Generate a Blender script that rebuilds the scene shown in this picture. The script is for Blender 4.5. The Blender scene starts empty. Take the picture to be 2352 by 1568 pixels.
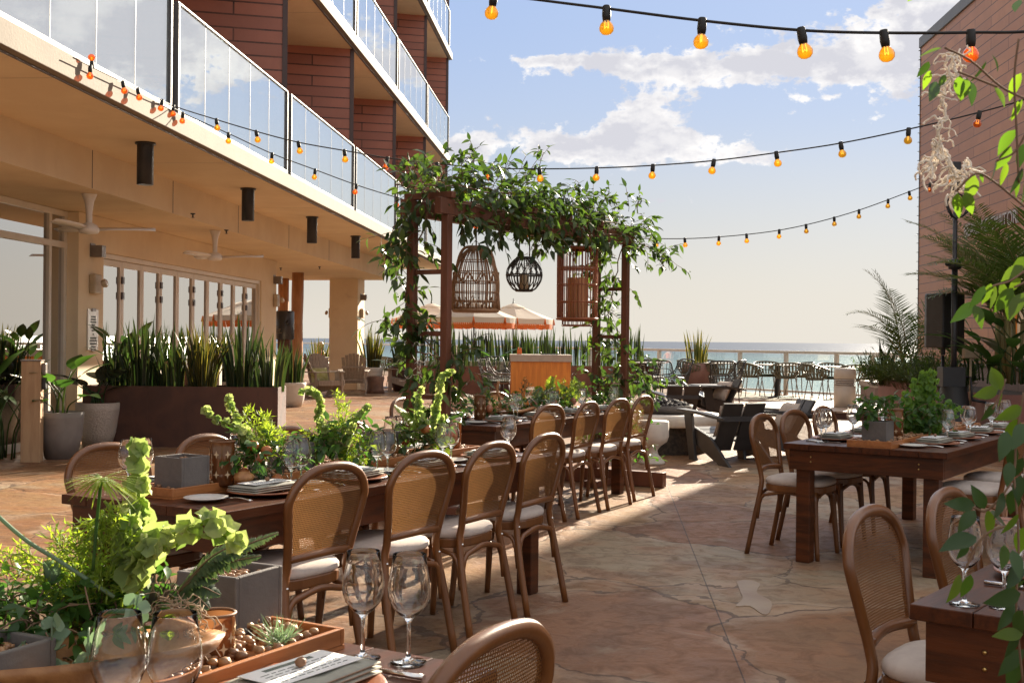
import bpy, bmesh, math, random
from mathutils import Vector, Matrix
R = math.radians
V = Vector
PI = math.pi
sin, cos = math.sin, math.cos
sc = bpy.context.scene
C = sc.collection
rnd = random.Random(7)
U = rnd.uniform

# ------------------------------------------------------------------ camera
H = 1.38                      # eye height
FP = 2678.0                   # focal length in pixels of a 2352 px wide picture
ROLL, PITCH = 0.0097, 3.4 / FP
CM = Matrix.Rotation(PI / 2 - PITCH, 3, 'X') @ Matrix.Rotation(ROLL, 3, 'Z')
cam = bpy.data.cameras.new('camera')
co = bpy.data.objects.new('camera', cam)
C.objects.link(co)
cam.sensor_width = 36
cam.lens = 36 * FP / 2352
cam.clip_start, cam.clip_end = 0.05, 60000
cam.dof.use_dof = True
cam.dof.focus_distance = 7.5
cam.dof.aperture_fstop = 26
co.matrix_world = Matrix.Translation((0, 0, H)) @ CM.to_4x4()
sc.camera = co

# ------------------------------------------------------------------ light
SUN_AZ, SUN_EL = R(25.4), R(20)     # azimuth from +Y towards +X
SUN = V((sin(SUN_AZ) * cos(SUN_EL), cos(SUN_AZ) * cos(SUN_EL), sin(SUN_EL)))
sl = bpy.data.lights.new('sun', 'SUN')
sl.energy = 5.0
sl.angle = R(0.55)
sl.color = (1, 0.87, 0.69)
so = bpy.data.objects.new('sun', sl)
so.rotation_euler = SUN.to_track_quat('Z', 'Y').to_euler()
C.objects.link(so)
sc.view_settings.view_transform = 'Standard'
sc.view_settings.look = 'None'
sc.view_settings.exposure = 1.78
sc.view_settings.gamma = 1
sc.cycles.use_denoising = True
sc.cycles.max_bounces = 10
sc.cycles.diffuse_bounces = 4
sc.cycles.glossy_bounces = 4
sc.cycles.transmission_bounces = 10
sc.cycles.transparent_max_bounces = 24
sc.cycles.caustics_reflective = False
sc.cycles.caustics_refractive = False
sc.cycles.sample_clamp_indirect = 6

w = bpy.data.worlds.new('World')
sc.world = w
w.use_nodes = True
nt = w.node_tree
nt.nodes.clear()


class NG:                      # tiny node-graph helper
    def __init__(s, nt): s.nt = nt
    def n(s, t, **k):
        x = s.nt.nodes.new(t)
        for a, b in k.items(): setattr(x, a, b)
        return x
    def l(s, a, b): s.nt.links.new(a, b)
    def put(s, sock, v):
        if hasattr(v, 'is_output'): s.l(v, sock)
        else: sock.default_value = v
    def m(s, op, a, b=0.0, c=None, clamp=False):
        x = s.n('ShaderNodeMath', operation=op, use_clamp=clamp)
        s.put(x.inputs[0], a); s.put(x.inputs[1], b)
        if c is not None: s.put(x.inputs[2], c)
        return x.outputs[0]
    def mix(s, f, a, b, mode='MIX'):
        x = s.n('ShaderNodeMix', data_type='RGBA', blend_type=mode)
        s.put(x.inputs[0], f)
        for i, q in ((6, a), (7, b)):
            if isinstance(q, tuple): q = (q + (1,))[:4]
            s.put(x.inputs[i], q)
        return x.outputs[2]
    def noise(s, vec, scale, det=4, rough=.55, dist=0.0):
        x = s.n('ShaderNodeTexNoise')
        if vec is not None: s.l(vec, x.inputs['Vector'])
        x.inputs['Scale'].default_value = scale
        x.inputs['Detail'].default_value = det
        x.inputs['Roughness'].default_value = rough
        x.inputs['Distortion'].default_value = dist
        return x.outputs[0]
    def step(s, v, a, b):
        x = s.n('ShaderNodeMapRange', interpolation_type='SMOOTHSTEP')
        s.put(x.inputs[0], v)
        x.inputs[1].default_value = a; x.inputs[2].default_value = b
        return x.outputs[0]
    def xyz(s, vec):
        x = s.n('ShaderNodeSeparateXYZ'); s.l(vec, x.inputs[0]); return x.outputs
    def comb(s, a, b, c):
        x = s.n('ShaderNodeCombineXYZ')
        for i, q in enumerate((a, b, c)): s.put(x.inputs[i], q)
        return x.outputs[0]


g = NG(nt)
sky = g.n('ShaderNodeTexSky', sky_type='NISHITA', sun_disc=False, sun_elevation=SUN_EL, sun_rotation=SUN_AZ)
sky.altitude = 0; sky.air_density = 1.0; sky.dust_density = 1.6; sky.ozone_density = 1.5
tc = g.n('ShaderNodeTexCoord')
D3 = tc.outputs['Generated']
dx, dy, dz = g.xyz(D3)
az = g.m('ARCTAN2', dx, dy)
el = g.m('ARCSINE', dz)
# broken cumulus all round the sky, denser where the banks stand over the sea
pv = g.comb(g.m('MULTIPLY', az, 1.0), g.m('MULTIPLY', el, 1.5), 0.0)
n0 = g.noise(pv, 4.5, 6, .55)
n1 = g.noise(pv, 24, 8, .60, .3)
n2 = g.noise(pv, 75, 6, .62)
nn = g.m('ADD', g.m('ADD', g.m('MULTIPLY', n1, 1.25), g.m('MULTIPLY', n2, .75)), -.60)
def deg(px, py): return math.atan((px - 1176) / FP), math.atan((781 + .0095 * (px - 1176) - py) / FP)
banks = [(1480, 272, 75, 52, .46), (1250, 335, 200, 40, .42), (1560, 345, 170, 40, .36), (1450, 330, 110, 45, .25), (1720, 372, 60, 14, .2),
         (1230, 140, 150, 13, .30), (1480, 155, 220, 28, .40), (1780, 165, 250, 46, .44), (2030, 160, 130, 60, .42), (2130, 55, 90, 50, .36), (1880, 245, 60, 9, .26),
         (1760, 85, 120, 14, .2), (1500, 465, 60, 9, .24), (2080, 245, 60, 16, .24), (1060, 345, 60, 34, .32)]
tot = None
for px, py, sx, sy, amp in banks:
    a0, e0 = deg(px, py)
    q = g.m('ADD', g.m('POWER', g.m('DIVIDE', g.m('SUBTRACT', az, a0), sx / FP), 2.0),
            g.m('POWER', g.m('DIVIDE', g.m('SUBTRACT', el, e0), sy / FP), 2.0))
    e = g.m('MULTIPLY', g.m('EXPONENT', g.m('MULTIPLY', q, -.7)), amp * 1.1)
    tot = e if tot is None else g.m('ADD', tot, e)
# elsewhere (outside the photographed window of sky) a general broken cloud deck
out_az = g.step(g.m('ABSOLUTE', g.m('SUBTRACT', az, .18)), .34, .55)
hi = g.step(el, .33, .5)
gen = g.m('MULTIPLY', g.m('MAXIMUM', out_az, hi), g.step(el, .10, .24))
for a0, e0, sa, se, amp in ((27, 20, 6, 5, .46), (31, 14, 5, 4, .42), (24.5, 14, 3.0, 2.2, .30), (29, 9.5, 3.5, 1.6, .26), (20, 23, 4, 2.5, .30), (26, 17.5, 3, 1.2, .25), (34, 20, 4, 5, .3)):
    q = g.m('ADD', g.m('POWER', g.m('DIVIDE', g.m('SUBTRACT', az, R(a0)), R(sa)), 2.0), g.m('POWER', g.m('DIVIDE', g.m('SUBTRACT', el, R(e0)), R(se)), 2.0))
    tot = g.m('ADD', tot, g.m('MULTIPLY', g.m('EXPONENT', g.m('MULTIPLY', q, -.7)), amp * 1.3))
tot = g.m('ADD', tot, g.m('MULTIPLY', gen, g.m('ADD', g.m('MULTIPLY', n0, 2.2), -.66)))
dens = g.step(g.m('ADD', nn, tot), .66, .84)
dens = g.m('MULTIPLY', dens, g.step(el, .05, .10))
shade = g.m('ADD', g.m('MULTIPLY', g.step(g.noise(pv, 19, 6, .55), .36, .64), .75), g.m('MULTIPLY', g.step(g.m('ADD', nn, tot), .80, 1.15), -.35))
ccol = g.mix(shade, (4.1, 4.1, 4.45), (6.9, 6.7, 6.45))
ccol = g.mix(g.m('MULTIPLY', gen, .6), ccol, (10.5, 9.6, 8.3))
lowwarm = g.step(el, .125, -.01)
k = 5.6                           # soft shoulder: the camera's response to the bright sky round the sun
add = g.n('ShaderNodeVectorMath', operation='ADD'); g.l(sky.outputs[0], add.inputs[0]); add.inputs[1].default_value = (k, k, k)
dv = g.n('ShaderNodeVectorMath', operation='DIVIDE'); g.l(sky.outputs[0], dv.inputs[0]); g.l(add.outputs[0], dv.inputs[1])
ml = g.n('ShaderNodeVectorMath', operation='SCALE'); g.l(dv.outputs[0], ml.inputs[0]); ml.inputs['Scale'].default_value = k
base = g.mix(g.m('MULTIPLY', lowwarm, .8), ml.outputs[0], (4.95, 4.65, 4.25))
base = g.mix(g.m('MULTIPLY', g.step(el, .02, .20), .72), base, g.mix(g.step(el, .05, .30), (3.7, 4.3, 5.05), (2.3, 3.4, 5.7)))
final = g.mix(dens, base, ccol)
bg = g.n('ShaderNodeBackground')
bg.inputs[1].default_value = 0.05
g.l(final, bg.inputs[0])
wo = g.n('ShaderNodeOutputWorld')
g.l(bg.outputs[0], wo.inputs[0])
w.cycles.sampling_method = 'MANUAL'
w.cycles.sample_map_resolution = 512


# ------------------------------------------------------------------ picture point -> place
def ray(px, py): return CM @ V(((px - 1176) / FP, -(py - 784) / FP, -1))
def G(px, py, z=0.0):
    d = ray(px, py); t = (z - H) / d.z
    return V((d.x * t, d.y * t, z))
def at(px, py, Y):
    d = ray(px, py); t = Y / d.y
    return V((d.x * t, Y, H + d.z * t))
BA = math.atan((1360 - 1176) / FP)          # bearing of the hotel front and of the elevator tower
def BL(lx, ly, z=0.0): return V((lx * cos(BA) + ly * sin(BA), -lx * sin(BA) + ly * cos(BA), z))


# ------------------------------------------------------------------ mesh helpers
def spl(pts, n=6):
    pts = [V(p) for p in pts]
    P = [2 * pts[0] - pts[1]] + pts + [2 * pts[-1] - pts[-2]]
    out = []
    for i in range(1, len(P) - 2):
        a, b, c, d = P[i - 1], P[i], P[i + 1], P[i + 2]
        for k in range(n):
            t = k / n
            out.append(.5 * ((2 * b) + (c - a) * t + (2 * a - 5 * b + 4 * c - d) * t * t + (3 * b - a - 3 * c + d) * t ** 3))
    out.append(pts[-1])
    return out


class MB:
    def __init__(s):
        s.v = []; s.f = []; s.mi = []; s.sm = []; s.M = None
    def add(s, vs, fs, m=0, smooth=False):
        o = len(s.v)
        if s.M is not None: vs = [s.M @ V(p) for p in vs]
        s.v += [tuple(p) for p in vs]
        for f in fs:
            s.f.append(tuple(i + o for i in f)); s.mi.append(m); s.sm.append(smooth)
        return s
    def box(s, x0, x1, y0, y1, z0, z1, m=0):
        return s.add([(x0, y0, z0), (x1, y0, z0), (x1, y1, z0), (x0, y1, z0), (x0, y0, z1), (x1, y0, z1), (x1, y1, z1), (x0, y1, z1)],
                     [(0, 3, 2, 1), (4, 5, 6, 7), (0, 1, 5, 4), (1, 2, 6, 5), (2, 3, 7, 6), (3, 0, 4, 7)], m)
    def bar(s, a, b, w, h, m=0, up=(0, 0, 1), w2=None, h2=None):
        a, b = V(a), V(b); d = (b - a).normalized(); u = V(up)
        if abs(d.dot(u)) > .98: u = V((0, 1, 0))
        x = d.cross(u).normalized(); u = x.cross(d)
        w2 = w if w2 is None else w2; h2 = h if h2 is None else h2
        vs = []
        for p, ww, hh in ((a, w, h), (b, w2, h2)):
            vs += [p + x * sx * ww / 2 + u * sy * hh / 2 for sx, sy in ((-1, -1), (1, -1), (1, 1), (-1, 1))]
        return s.add(vs, [(0, 1, 2, 3), (7, 6, 5, 4), (0, 4, 5, 1), (1, 5, 6, 2), (2, 6, 7, 3), (3, 7, 4, 0)], m)
    def tube(s, pts, r, n=8, m=0, closed=False, flat=1.0):
        pts = [V(p) for p in pts]; N = len(pts)
        rs = r if isinstance(r, (list, tuple)) else [r] * N
        vs = []; fr = None
        for i, p in enumerate(pts):
            if closed: d = pts[(i + 1) % N] - pts[i - 1]
            else: d = pts[min(i + 1, N - 1)] - pts[max(i - 1, 0)]
            if d.length < 1e-9: d = V((0, 0, 1))
            d.normalize()
            if fr is None:
                u = V((0, 0, 1)) if abs(d.z) < .9 else V((0, 1, 0))
                fr = (u - d * u.dot(d)).normalized()
            else:
                fr = fr - d * fr.dot(d)
                fr = fr.normalized() if fr.length > 1e-6 else d.orthogonal().normalized()
            b = d.cross(fr)
            vs += [p + (fr * cos(2 * PI * k / n) + b * flat * sin(2 * PI * k / n)) * rs[i] for k in range(n)]
        fs = []
        for i in range(N if closed else N - 1):
            j = (i + 1) % N
            fs += [(i * n + k, i * n + (k + 1) % n, j * n + (k + 1) % n, j * n + k) for k in range(n)]
        s.add(vs, fs, m, True)
        if not closed:
            o = len(s.v) - len(vs)
            s.f += [tuple(o + k for k in range(n))[::-1], tuple(o + (N - 1) * n + k for k in range(n))]
            s.mi += [m, m]; s.sm += [False, False]
        return s
    def lathe(s, prof, n=20, c=(0, 0, 0), m=0, smooth=True, sx=1, sy=1):
        c = V(c); vs = []
        for r, z in prof:
            vs += [c + V((r * sx * cos(2 * PI * k / n), r * sy * sin(2 * PI * k / n), z)) for k in range(n)]
        fs = []
        for i in range(len(prof) - 1):
            fs += [(i * n + k, i * n + (k + 1) % n, (i + 1) * n + (k + 1) % n, (i + 1) * n + k) for k in range(n)]
        s.add(vs, fs, m, smooth)
        return s
    def prism(s, poly, z0, z1, m=0):
        n = len(poly)
        return s.add([(x, y, z0) for x, y in poly] + [(x, y, z1) for x, y in poly],
                     [tuple(range(n))[::-1], tuple(range(n, 2 * n))] + [(i, (i + 1) % n, n + (i + 1) % n, n + i) for i in range(n)], m)
    def slab(s, poly3, off, m=0):            # polygon in 3-D pushed along off
        n = len(poly3); off = V(off); p = [V(q) for q in poly3]
        return s.add(p + [q + off for q in p], [tuple(range(n))[::-1], tuple(range(n, 2 * n))] + [(i, (i + 1) % n, n + (i + 1) % n, n + i) for i in range(n)], m)
    def blob(s, c, r, m=0, nu=8, nv=6, jit=0.0, sq=(1, 1, 1)):
        c = V(c); vs = []
        for j in range(1, nv):
            t = PI * j / nv
            for i in range(nu):
                q = r * (1 + U(-jit, jit))
                vs.append(c + V((q * sin(t) * cos(2 * PI * i / nu) * sq[0], q * sin(t) * sin(2 * PI * i / nu) * sq[1], q * cos(t) * sq[2])))
        vs += [c + V((0, 0, r * sq[2])), c - V((0, 0, r * sq[2]))]
        a, b = len(vs) - 2, len(vs) - 1
        fs = []
        for j in range(nv - 2):
            fs += [(j * nu + i, (j + 1) * nu + i, (j + 1) * nu + (i + 1) % nu, j * nu + (i + 1) % nu) for i in range(nu)]
        fs += [(a, i, (i + 1) % nu) for i in range(nu)]
        fs += [(b, (nv - 2) * nu + (i + 1) % nu, (nv - 2) * nu + i) for i in range(nu)]
        return s.add(vs, fs, m, True)
    def leaf(s, p, d, n, L, W, m=0, seg=2, curl=.25, fold=.25, peak=.42):
        p = V(p); d = V(d).normalized(); n = V(n)
        x = d.cross(n)
        x = x.normalized() if x.length > 1e-4 else d.orthogonal().normalized()
        n = x.cross(d)
        vs = [p]
        for i in range(1, seg):
            t = i / seg
            wd = W * .5 * (sin(PI * t ** (math.log(.5) / math.log(peak)))) if seg > 2 else W * .5
            if seg == 2: t = peak
            c = p + d * L * t - n * curl * L * t * t
            vs += [c - x * wd + n * fold * wd, c, c + x * wd + n * fold * wd]
        vs.append(p + d * L - n * curl * L)
        fs = [(0, 2, 1), (0, 3, 2)]
        for i in range(seg - 2):
            o = 1 + 3 * i
            fs += [(o, o + 1, o + 4, o + 3), (o + 1, o + 2, o + 5, o + 4)]
        o = 1 + 3 * (seg - 2); e = len(vs) - 1
        fs += [(o, o + 1, e), (o + 1, o + 2, e)]
        return s.add(vs, fs, m, seg > 2)
    def mesh(s, name, mats):
        me = bpy.data.meshes.new(name)
        me.from_pydata(s.v, [], s.f)
        for q in (mats if isinstance(mats, (list, tuple)) else [mats]): me.materials.append(q)
        me.polygons.foreach_set('material_index', s.mi)
        me.polygons.foreach_set('use_smooth', s.sm)
        me.validate(); me.update()
        return me


def rv(a=1.0): 
    while True:
        q = V((U(-1, 1), U(-1, 1), U(-1, 1)))
        if .05 < q.length < 1: return q.normalized() * a


def tag(o, label=None, cat=None, group=None, kind=None):
    if label: o['label'] = label
    if cat: o['category'] = cat
    if group: o['group'] = group
    if kind: o['kind'] = kind
    return o
def thing(name, label, cat, loc=(0, 0, 0), rz=0.0, group=None):
    o = bpy.data.objects.new(name, None)
    o.empty_display_size = .1
    C.objects.link(o); o.location = loc; o.rotation_euler = (0, 0, rz)
    return tag(o, label, cat, group)
def obj(name, mb, mats, parent=None, label=None, cat=None, group=None, kind=None, loc=None, rz=None, bev=0.0):
    o = bpy.data.objects.new(name, mb.mesh(name, mats) if isinstance(mb, MB) else mb)
    C.objects.link(o)
    if parent is not None: o.parent = parent
    if loc is not None: o.location = loc
    if rz is not None: o.rotation_euler = (0, 0, rz)
    if bev:
        b = o.modifiers.new('bevel', 'BEVEL'); b.width = bev; b.segments = 2; b.limit_method = 'ANGLE'; b.angle_limit = R(40)
    return tag(o, label, cat, group, kind)
def dup(o, parent=None, loc=None, rz=None, label=None, group=None):
    c = o.copy(); C.objects.link(c)
    if parent is not None: c.parent = parent
    for ch in o.children: dup(ch, c)
    if loc is not None: c.location = loc
    if rz is not None: c.rotation_euler = (0, 0, rz)
    return tag(c, label, None, group)
protos = {}
def place(key, make, loc, rz, label, group=None):
    """first call builds the thing, later ones copy it with its parts"""
    if key not in protos:
        o = make(); protos[key] = o
        o.location = loc; o.rotation_euler = (0, 0, rz)
        return tag(o, label, None, group)
    return dup(protos[key], None, loc, rz, label, group)


# ------------------------------------------------------------------ materials
def mat(name, c1, c2=None, scale=4.0, rough=.6, metal=0.0, bump=0.0, bscale=None, stretch=None, det=5, contrast=(.35, .65), spec=.5, coat=0.0, dark=None):
    m = bpy.data.materials.new(name); m.use_nodes = True
    nt = m.node_tree; p = nt.nodes['Principled BSDF']; g = NG(nt)
    p.inputs['Roughness'].default_value = rough
    p.inputs['Metallic'].default_value = metal
    p.inputs['Specular IOR Level'].default_value = spec
    p.inputs['Coat Weight'].default_value = coat
    p.inputs['Coat Roughness'].default_value = .25
    if c2 is None: c2 = tuple(q * .8 for q in c1)
    tc = g.n('ShaderNodeTexCoord'); vec = tc.outputs['Object']
    if stretch:
        mp = g.n('ShaderNodeMapping'); g.l(vec, mp.inputs[0]); mp.inputs['Scale'].default_value = stretch; vec = mp.outputs[0]
    f = g.step(g.noise(vec, scale, det, .6, .4), *contrast)
    c = g.mix(f, c1, c2)
    if dark:
        f2 = g.step(g.noise(vec, dark[0], 6, .65, .8), dark[1], dark[1] + .18)
        c = g.mix(f2, c, dark[2])
    g.l(c, p.inputs['Base Color'])
    if bump:
        b = g.n('ShaderNodeBump'); b.inputs['Strength'].default_value = bump; b.inputs['Distance'].default_value = .01
        g.l(g.noise(vec, bscale or scale * 6, 6, .65), b.inputs['Height']); g.l(b.outputs[0], p.inputs['Normal'])
    return m
def leafmat(name, c1, c2, trans=.45, rough=.4, tr=None, c3=None):
    m = bpy.data.materials.new(name); m.use_nodes = True
    nt = m.node_tree; nt.nodes.clear(); g = NG(nt)
    ge = g.n('ShaderNodeNewGeometry')
    c = g.mix(ge.outputs['Random Per Island'], c1, c2)
    if c3: c = g.mix(g.step(g.m('FRACT', g.m('MULTIPLY', ge.outputs['Random Per Island'], 7.31)), .86, .9), c, c3)
    p = g.n('ShaderNodeBsdfPrincipled'); g.l(c, p.inputs['Base Color']); p.inputs['Roughness'].default_value = rough
    p.inputs['Specular IOR Level'].default_value = .35
    t = g.n('ShaderNodeBsdfTranslucent')
    g.l(g.mix(1.0, c, tr or (2.2, 2.3, 1.1), 'MULTIPLY'), t.inputs[0])
    mx = g.n('ShaderNodeMixShader'); mx.inputs[0].default_value = trans
    g.l(p.outputs[0], mx.inputs[1]); g.l(t.outputs[0], mx.inputs[2])
    o = g.n('ShaderNodeOutputMaterial'); g.l(mx.outputs[0], o.inputs[0])
    return m
def thinglass(name, tint=(.97, .98, .98), lo=.05, hi=.9, power=3.0, rough=.0, gcol=(1, 1, 1), body=None, bw=0.0, bpow=0):
    m = bpy.data.materials.new(name); m.use_nodes = True
    nt = m.node_tree; nt.nodes.clear(); g = NG(nt)
    lw = g.n('ShaderNodeLayerWeight'); lw.inputs[0].default_value = .5
    f = g.m('ADD', g.m('MULTIPLY', g.m('POWER', lw.outputs['Facing'], power), hi - lo), lo)
    t = g.n('ShaderNodeBsdfTransparent'); t.inputs[0].default_value = tint + (1,)
    gl = g.n('ShaderNodeBsdfGlossy'); gl.inputs['Roughness'].default_value = rough; gl.inputs[0].default_value = gcol + (1,)
    a = t.outputs[0]
    if body:
        d = g.n('ShaderNodeBsdfDiffuse'); d.inputs[0].default_value = body + (1,)
        tl = g.n('ShaderNodeBsdfTranslucent'); tl.inputs[0].default_value = body + (1,)
        m2 = g.n('ShaderNodeMixShader'); m2.inputs[0].default_value = .6; g.l(d.outputs[0], m2.inputs[1]); g.l(tl.outputs[0], m2.inputs[2])
        m3 = g.n('ShaderNodeMixShader'); g.put(m3.inputs[0], g.m('MULTIPLY', g.m('POWER', lw.outputs['Facing'], bpow), bw) if bpow else bw); g.l(a, m3.inputs[1]); g.l(m2.outputs[0], m3.inputs[2]); a = m3.outputs[0]
    mx = g.n('ShaderNodeMixShader'); g.l(f, mx.inputs[0]); g.l(a, mx.inputs[1]); g.l(gl.outputs[0], mx.inputs[2])
    o = g.n('ShaderNodeOutputMaterial'); g.l(mx.outputs[0], o.inputs[0])
    return m
def emat(name, col, s):
    m = bpy.data.materials.new(name); m.use_nodes = True
    p = m.node_tree.nodes['Principled BSDF']
    p.inputs['Base Color'].default_value = col + (1,); p.inputs['Emission Color'].default_value = col + (1,); p.inputs['Emission Strength'].default_value = s
    return m
def boards(name, c1, c2, bw, bh, gap, axes='xz', joint=(.012, .008, .007), off=.5, rough=.5, bump=.3):
    m = bpy.data.materials.new(name); m.use_nodes = True
    nt = m.node_tree; p = nt.nodes['Principled BSDF']; g = NG(nt)
    p.inputs['Roughness'].default_value = rough
    tc = g.n('ShaderNodeTexCoord'); xyz = g.xyz(tc.outputs['Object'])
    a = {'x': 0, 'y': 1, 'z': 2}
    br = g.n('ShaderNodeTexBrick', offset=off, offset_frequency=2, squash=1)
    g.l(g.comb(xyz[a[axes[0]]], xyz[a[axes[1]]], 0.0), br.inputs['Vector'])
    br.inputs['Scale'].default_value = 1; br.inputs['Brick Width'].default_value = bw; br.inputs['Row Height'].default_value = bh
    br.inputs['Mortar Size'].default_value = gap; br.inputs['Mortar Smooth'].default_value = .1; br.inputs['Bias'].default_value = 0
    br.inputs['Color1'].default_value = c1 + (1,); br.inputs['Color2'].default_value = c2 + (1,); br.inputs['Mortar'].default_value = joint + (1,)
    nz = g.step(g.noise(tc.outputs['Object'], 2.2, 6, .65), .3, .7)
    nz2 = g.step(g.noise(tc.outputs['Object'], 40, 4, .6), .3, .75)
    c = g.mix(g.m('MULTIPLY', nz, .5), br.outputs[0], tuple(q * .6 for q in c1))
    c = g.mix(g.m('MULTIPLY', nz2, .15), c, tuple(min(1, q * 1.5) for q in c2))
    g.l(c, p.inputs['Base Color'])
    b = g.n('ShaderNodeBump', invert=True); b.inputs['Strength'].default_value = bump; b.inputs['Distance'].default_value = .01
    g.l(br.outputs['Fac'], b.inputs['Height']); g.l(b.outputs[0], p.inputs['Normal'])
    return m


M = {}
M['stucco'] = mat('stucco', (.78, .65, .455), (.72, .585, .40), 1.3, .85, bump=.25, bscale=60, dark=(2.2, .62, (.62, .49, .33)))
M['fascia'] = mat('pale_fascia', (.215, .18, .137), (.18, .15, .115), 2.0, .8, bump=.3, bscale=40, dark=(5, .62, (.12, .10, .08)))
M['clad'] = boards('terracotta_cladding', (.42, .165, .105), (.29, .115, .08), 1.35, .18, .012)
M['tower'] = boards('tower_cladding', (.42, .19, .088), (.30, .128, .064), 1.9, .212, .010, 'yz')
M['plboard'] = boards('planter_boards', (.30, .20, .165), (.26, .17, .14), 2.2, .21, .008, 'yz')
M['bronze'] = mat('bronze_trim', (.07, .04, .035), None, 3, .45)
M['alu'] = mat('aluminium_trim', (.13, .13, .132), (.11, .112, .117), 2, .5, .2)
M['frame'] = mat('cream_frame', (.72, .66, .56), (.66, .6, .5), 3, .5)
M['railm'] = mat('rail_paint', (.62, .585, .51), (.56, .53, .46), 3, .4)
M['rail'] = thinglass('balcony_glass', (.80, .86, .88), .58, .95, 2.0, .004, (.95, .98, .98), (.62, .66, .66), .30)
M['screen'] = thinglass('rail_glass', (.90, .95, .95), .06, .6, 3)
M['pane'] = thinglass('door_glass', (.10, .095, .09), .50, .95, 2.5, .004, (.96, .93, .90))
M['black'] = mat('black_paint', (.014, .014, .016), (.02, .02, .022), 6, .45)
M['rubber'] = mat('black_cable', (.012, .012, .012), None, 6, .6)
M['white'] = mat('white_paint', (.78, .75, .70), (.72, .68, .62), 3, .45)
M['conduit'] = mat('beige_plastic', (.52, .42, .29), None, 5, .5)
M['lampgrey'] = mat('grey_lamp', (.23, .2, .18), None, 5, .4, .3)
M['corten'] = mat('corten_steel', (.10, .042, .028), (.062, .027, .021), 2.4, .5, .1, bump=.15, bscale=30, dark=(1.6, .55, (.035, .018, .014)))
M['kiosk'] = mat('orange_corten', (.80, .29, .045), (.66, .21, .035), 3.0, .6, 0, stretch=(7, 7, .6), dark=(2, .66, (.5, .15, .03)))
M['stone'] = mat('stone_slab', (.50, .42, .34), (.42, .34, .27), 5, .6, bump=.2)
M['concrete'] = mat('grey_concrete', (.14, .123, .112), (.11, .097, .09), 7, .75, bump=.25, bscale=50, dark=(14, .66, (.075, .065, .062)))
M['white_conc'] = mat('white_concrete', (.66, .60, .52), (.58, .52, .45), 5, .7, bump=.15)
M['pot_grey'] = mat('grey_pot', (.25, .225, .21), (.21, .185, .175), 4, .6)
M['soil'] = mat('soil', (.035, .025, .018), (.05, .035, .025), 20, .95, bump=.5)
M['tabletop'] = mat('dark_walnut', (.085, .023, .007), (.045, .013, .005), 3.2, .38, bump=.12, bscale=14, stretch=(9, 1, 9), spec=.25, coat=.04, dark=(4, .64, (.03, .01, .006)))
M['apron'] = mat('dark_apron', (.105, .029, .008), (.045, .014, .005), 3.0, .42, bump=.15, bscale=12, stretch=(1, 1, 8), spec=.3, dark=(5, .63, (.03, .01, .006)))
M['oak'] = mat('bentwood', (.18, .064, .015), (.12, .041, .010), 6, .36, bump=.05, stretch=(1, 1, .3), coat=.25)
M['tray'] = mat('cedar_tray', (.40, .15, .045), (.30, .105, .03), 4, .45, bump=.1, stretch=(8, 1, 8))
M['trough'] = mat('dough_bowl', (.36, .17, .06), (.26, .11, .035), 4, .5, bump=.2, stretch=(8, 1, 8))
M['cushion'] = mat('linen', (.60, .52, .46), (.55, .47, .42), 30, .9, bump=.1, bscale=300)
M['beam'] = mat('arch_timber', (.17, .058, .03), (.115, .04, .02), 3, .5, bump=.2, stretch=(6, 6, .7), dark=(6, .62, (.05, .02, .013)))
M['log'] = mat('round_log', (.50, .25, .11), (.38, .17, .07), 3, .5, stretch=(5, 5, .6), dark=(4, .68, (.2, .08, .035)))
M['greywood'] = mat('weathered_teak', (.33, .27, .215), (.25, .20, .16), 4, .7, bump=.2, stretch=(8, 8, 1))
M['blackwood'] = mat('black_resin_wood', (.028, .025, .025), (.04, .036, .035), 5, .38)
M['greytop'] = mat('grey_plank', (.34, .31, .28), (.27, .245, .22), 5, .55, stretch=(8, 1, 8))
M['deck'] = boards('deck_boards', (.50, .39, .29), (.44, .33, .245), 3.6, .14, .008, 'xy', (.12, .08, .06))
M['wicker'] = mat('dark_wicker', (.018, .017, .018), (.03, .028, .028), 20, .45)
M['olive'] = mat('olive_steel', (.15, .145, .092), (.115, .11, .07), 5, .42)
M['legsteel'] = mat('chair_leg_steel', (.33, .30, .26), None, 5, .35, .4)
M['pad'] = mat('dark_green_pad', (.03, .06, .045), None, 12, .9)
M['canvas'] = mat('cream_canvas', (.72, .64, .57), (.66, .58, .52), 4, .9)
M['fringe'] = mat('orange_fringe', (.72, .17, .03), (.6, .13, .025), 20, .9)
M['steel'] = mat('cutlery_steel', (.72, .70, .68), (.66, .64, .62), 5, .16, 1.0)
M['china'] = mat('white_china', (.74, .71, .66), (.72, .69, .65), 5, .2, coat=.4)
M['terra'] = mat('terracotta_glaze', (.36, .13, .06), (.30, .105, .05), 6, .35, coat=.3)
M['napkin'] = mat('sage_linen', (.34, .33, .275), (.29, .28, .235), 24, .9, bump=.1, bscale=200)
M['paper'] = mat('menu_paper', (.76, .75, .74), (.73, .72, .71), 6, .8)
M['ink'] = mat('ink', (.05, .07, .06), None, 6, .7)
M['pebble'] = mat('river_pebble', (.36, .19, .085), (.22, .11, .055), 24, .45)
M['nut'] = mat('brown_stone', (.24, .12, .06), None, 30, .6)
M['moss'] = mat('pale_moss', (.80, .74, .66), (.7, .63, .54), 12, .9)
M['dmoss'] = mat('dried_moss', (.36, .26, .17), (.26, .18, .12), 12, .9)
M['twig'] = mat('twig', (.14, .085, .05), (.2, .12, .07), 8, .8)
M['rattan'] = mat('rattan', (.36, .185, .085), (.27, .13, .06), 20, .55)
M['redrattan'] = mat('red_rattan', (.36, .115, .045), (.27, .08, .03), 20, .5)
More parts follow.
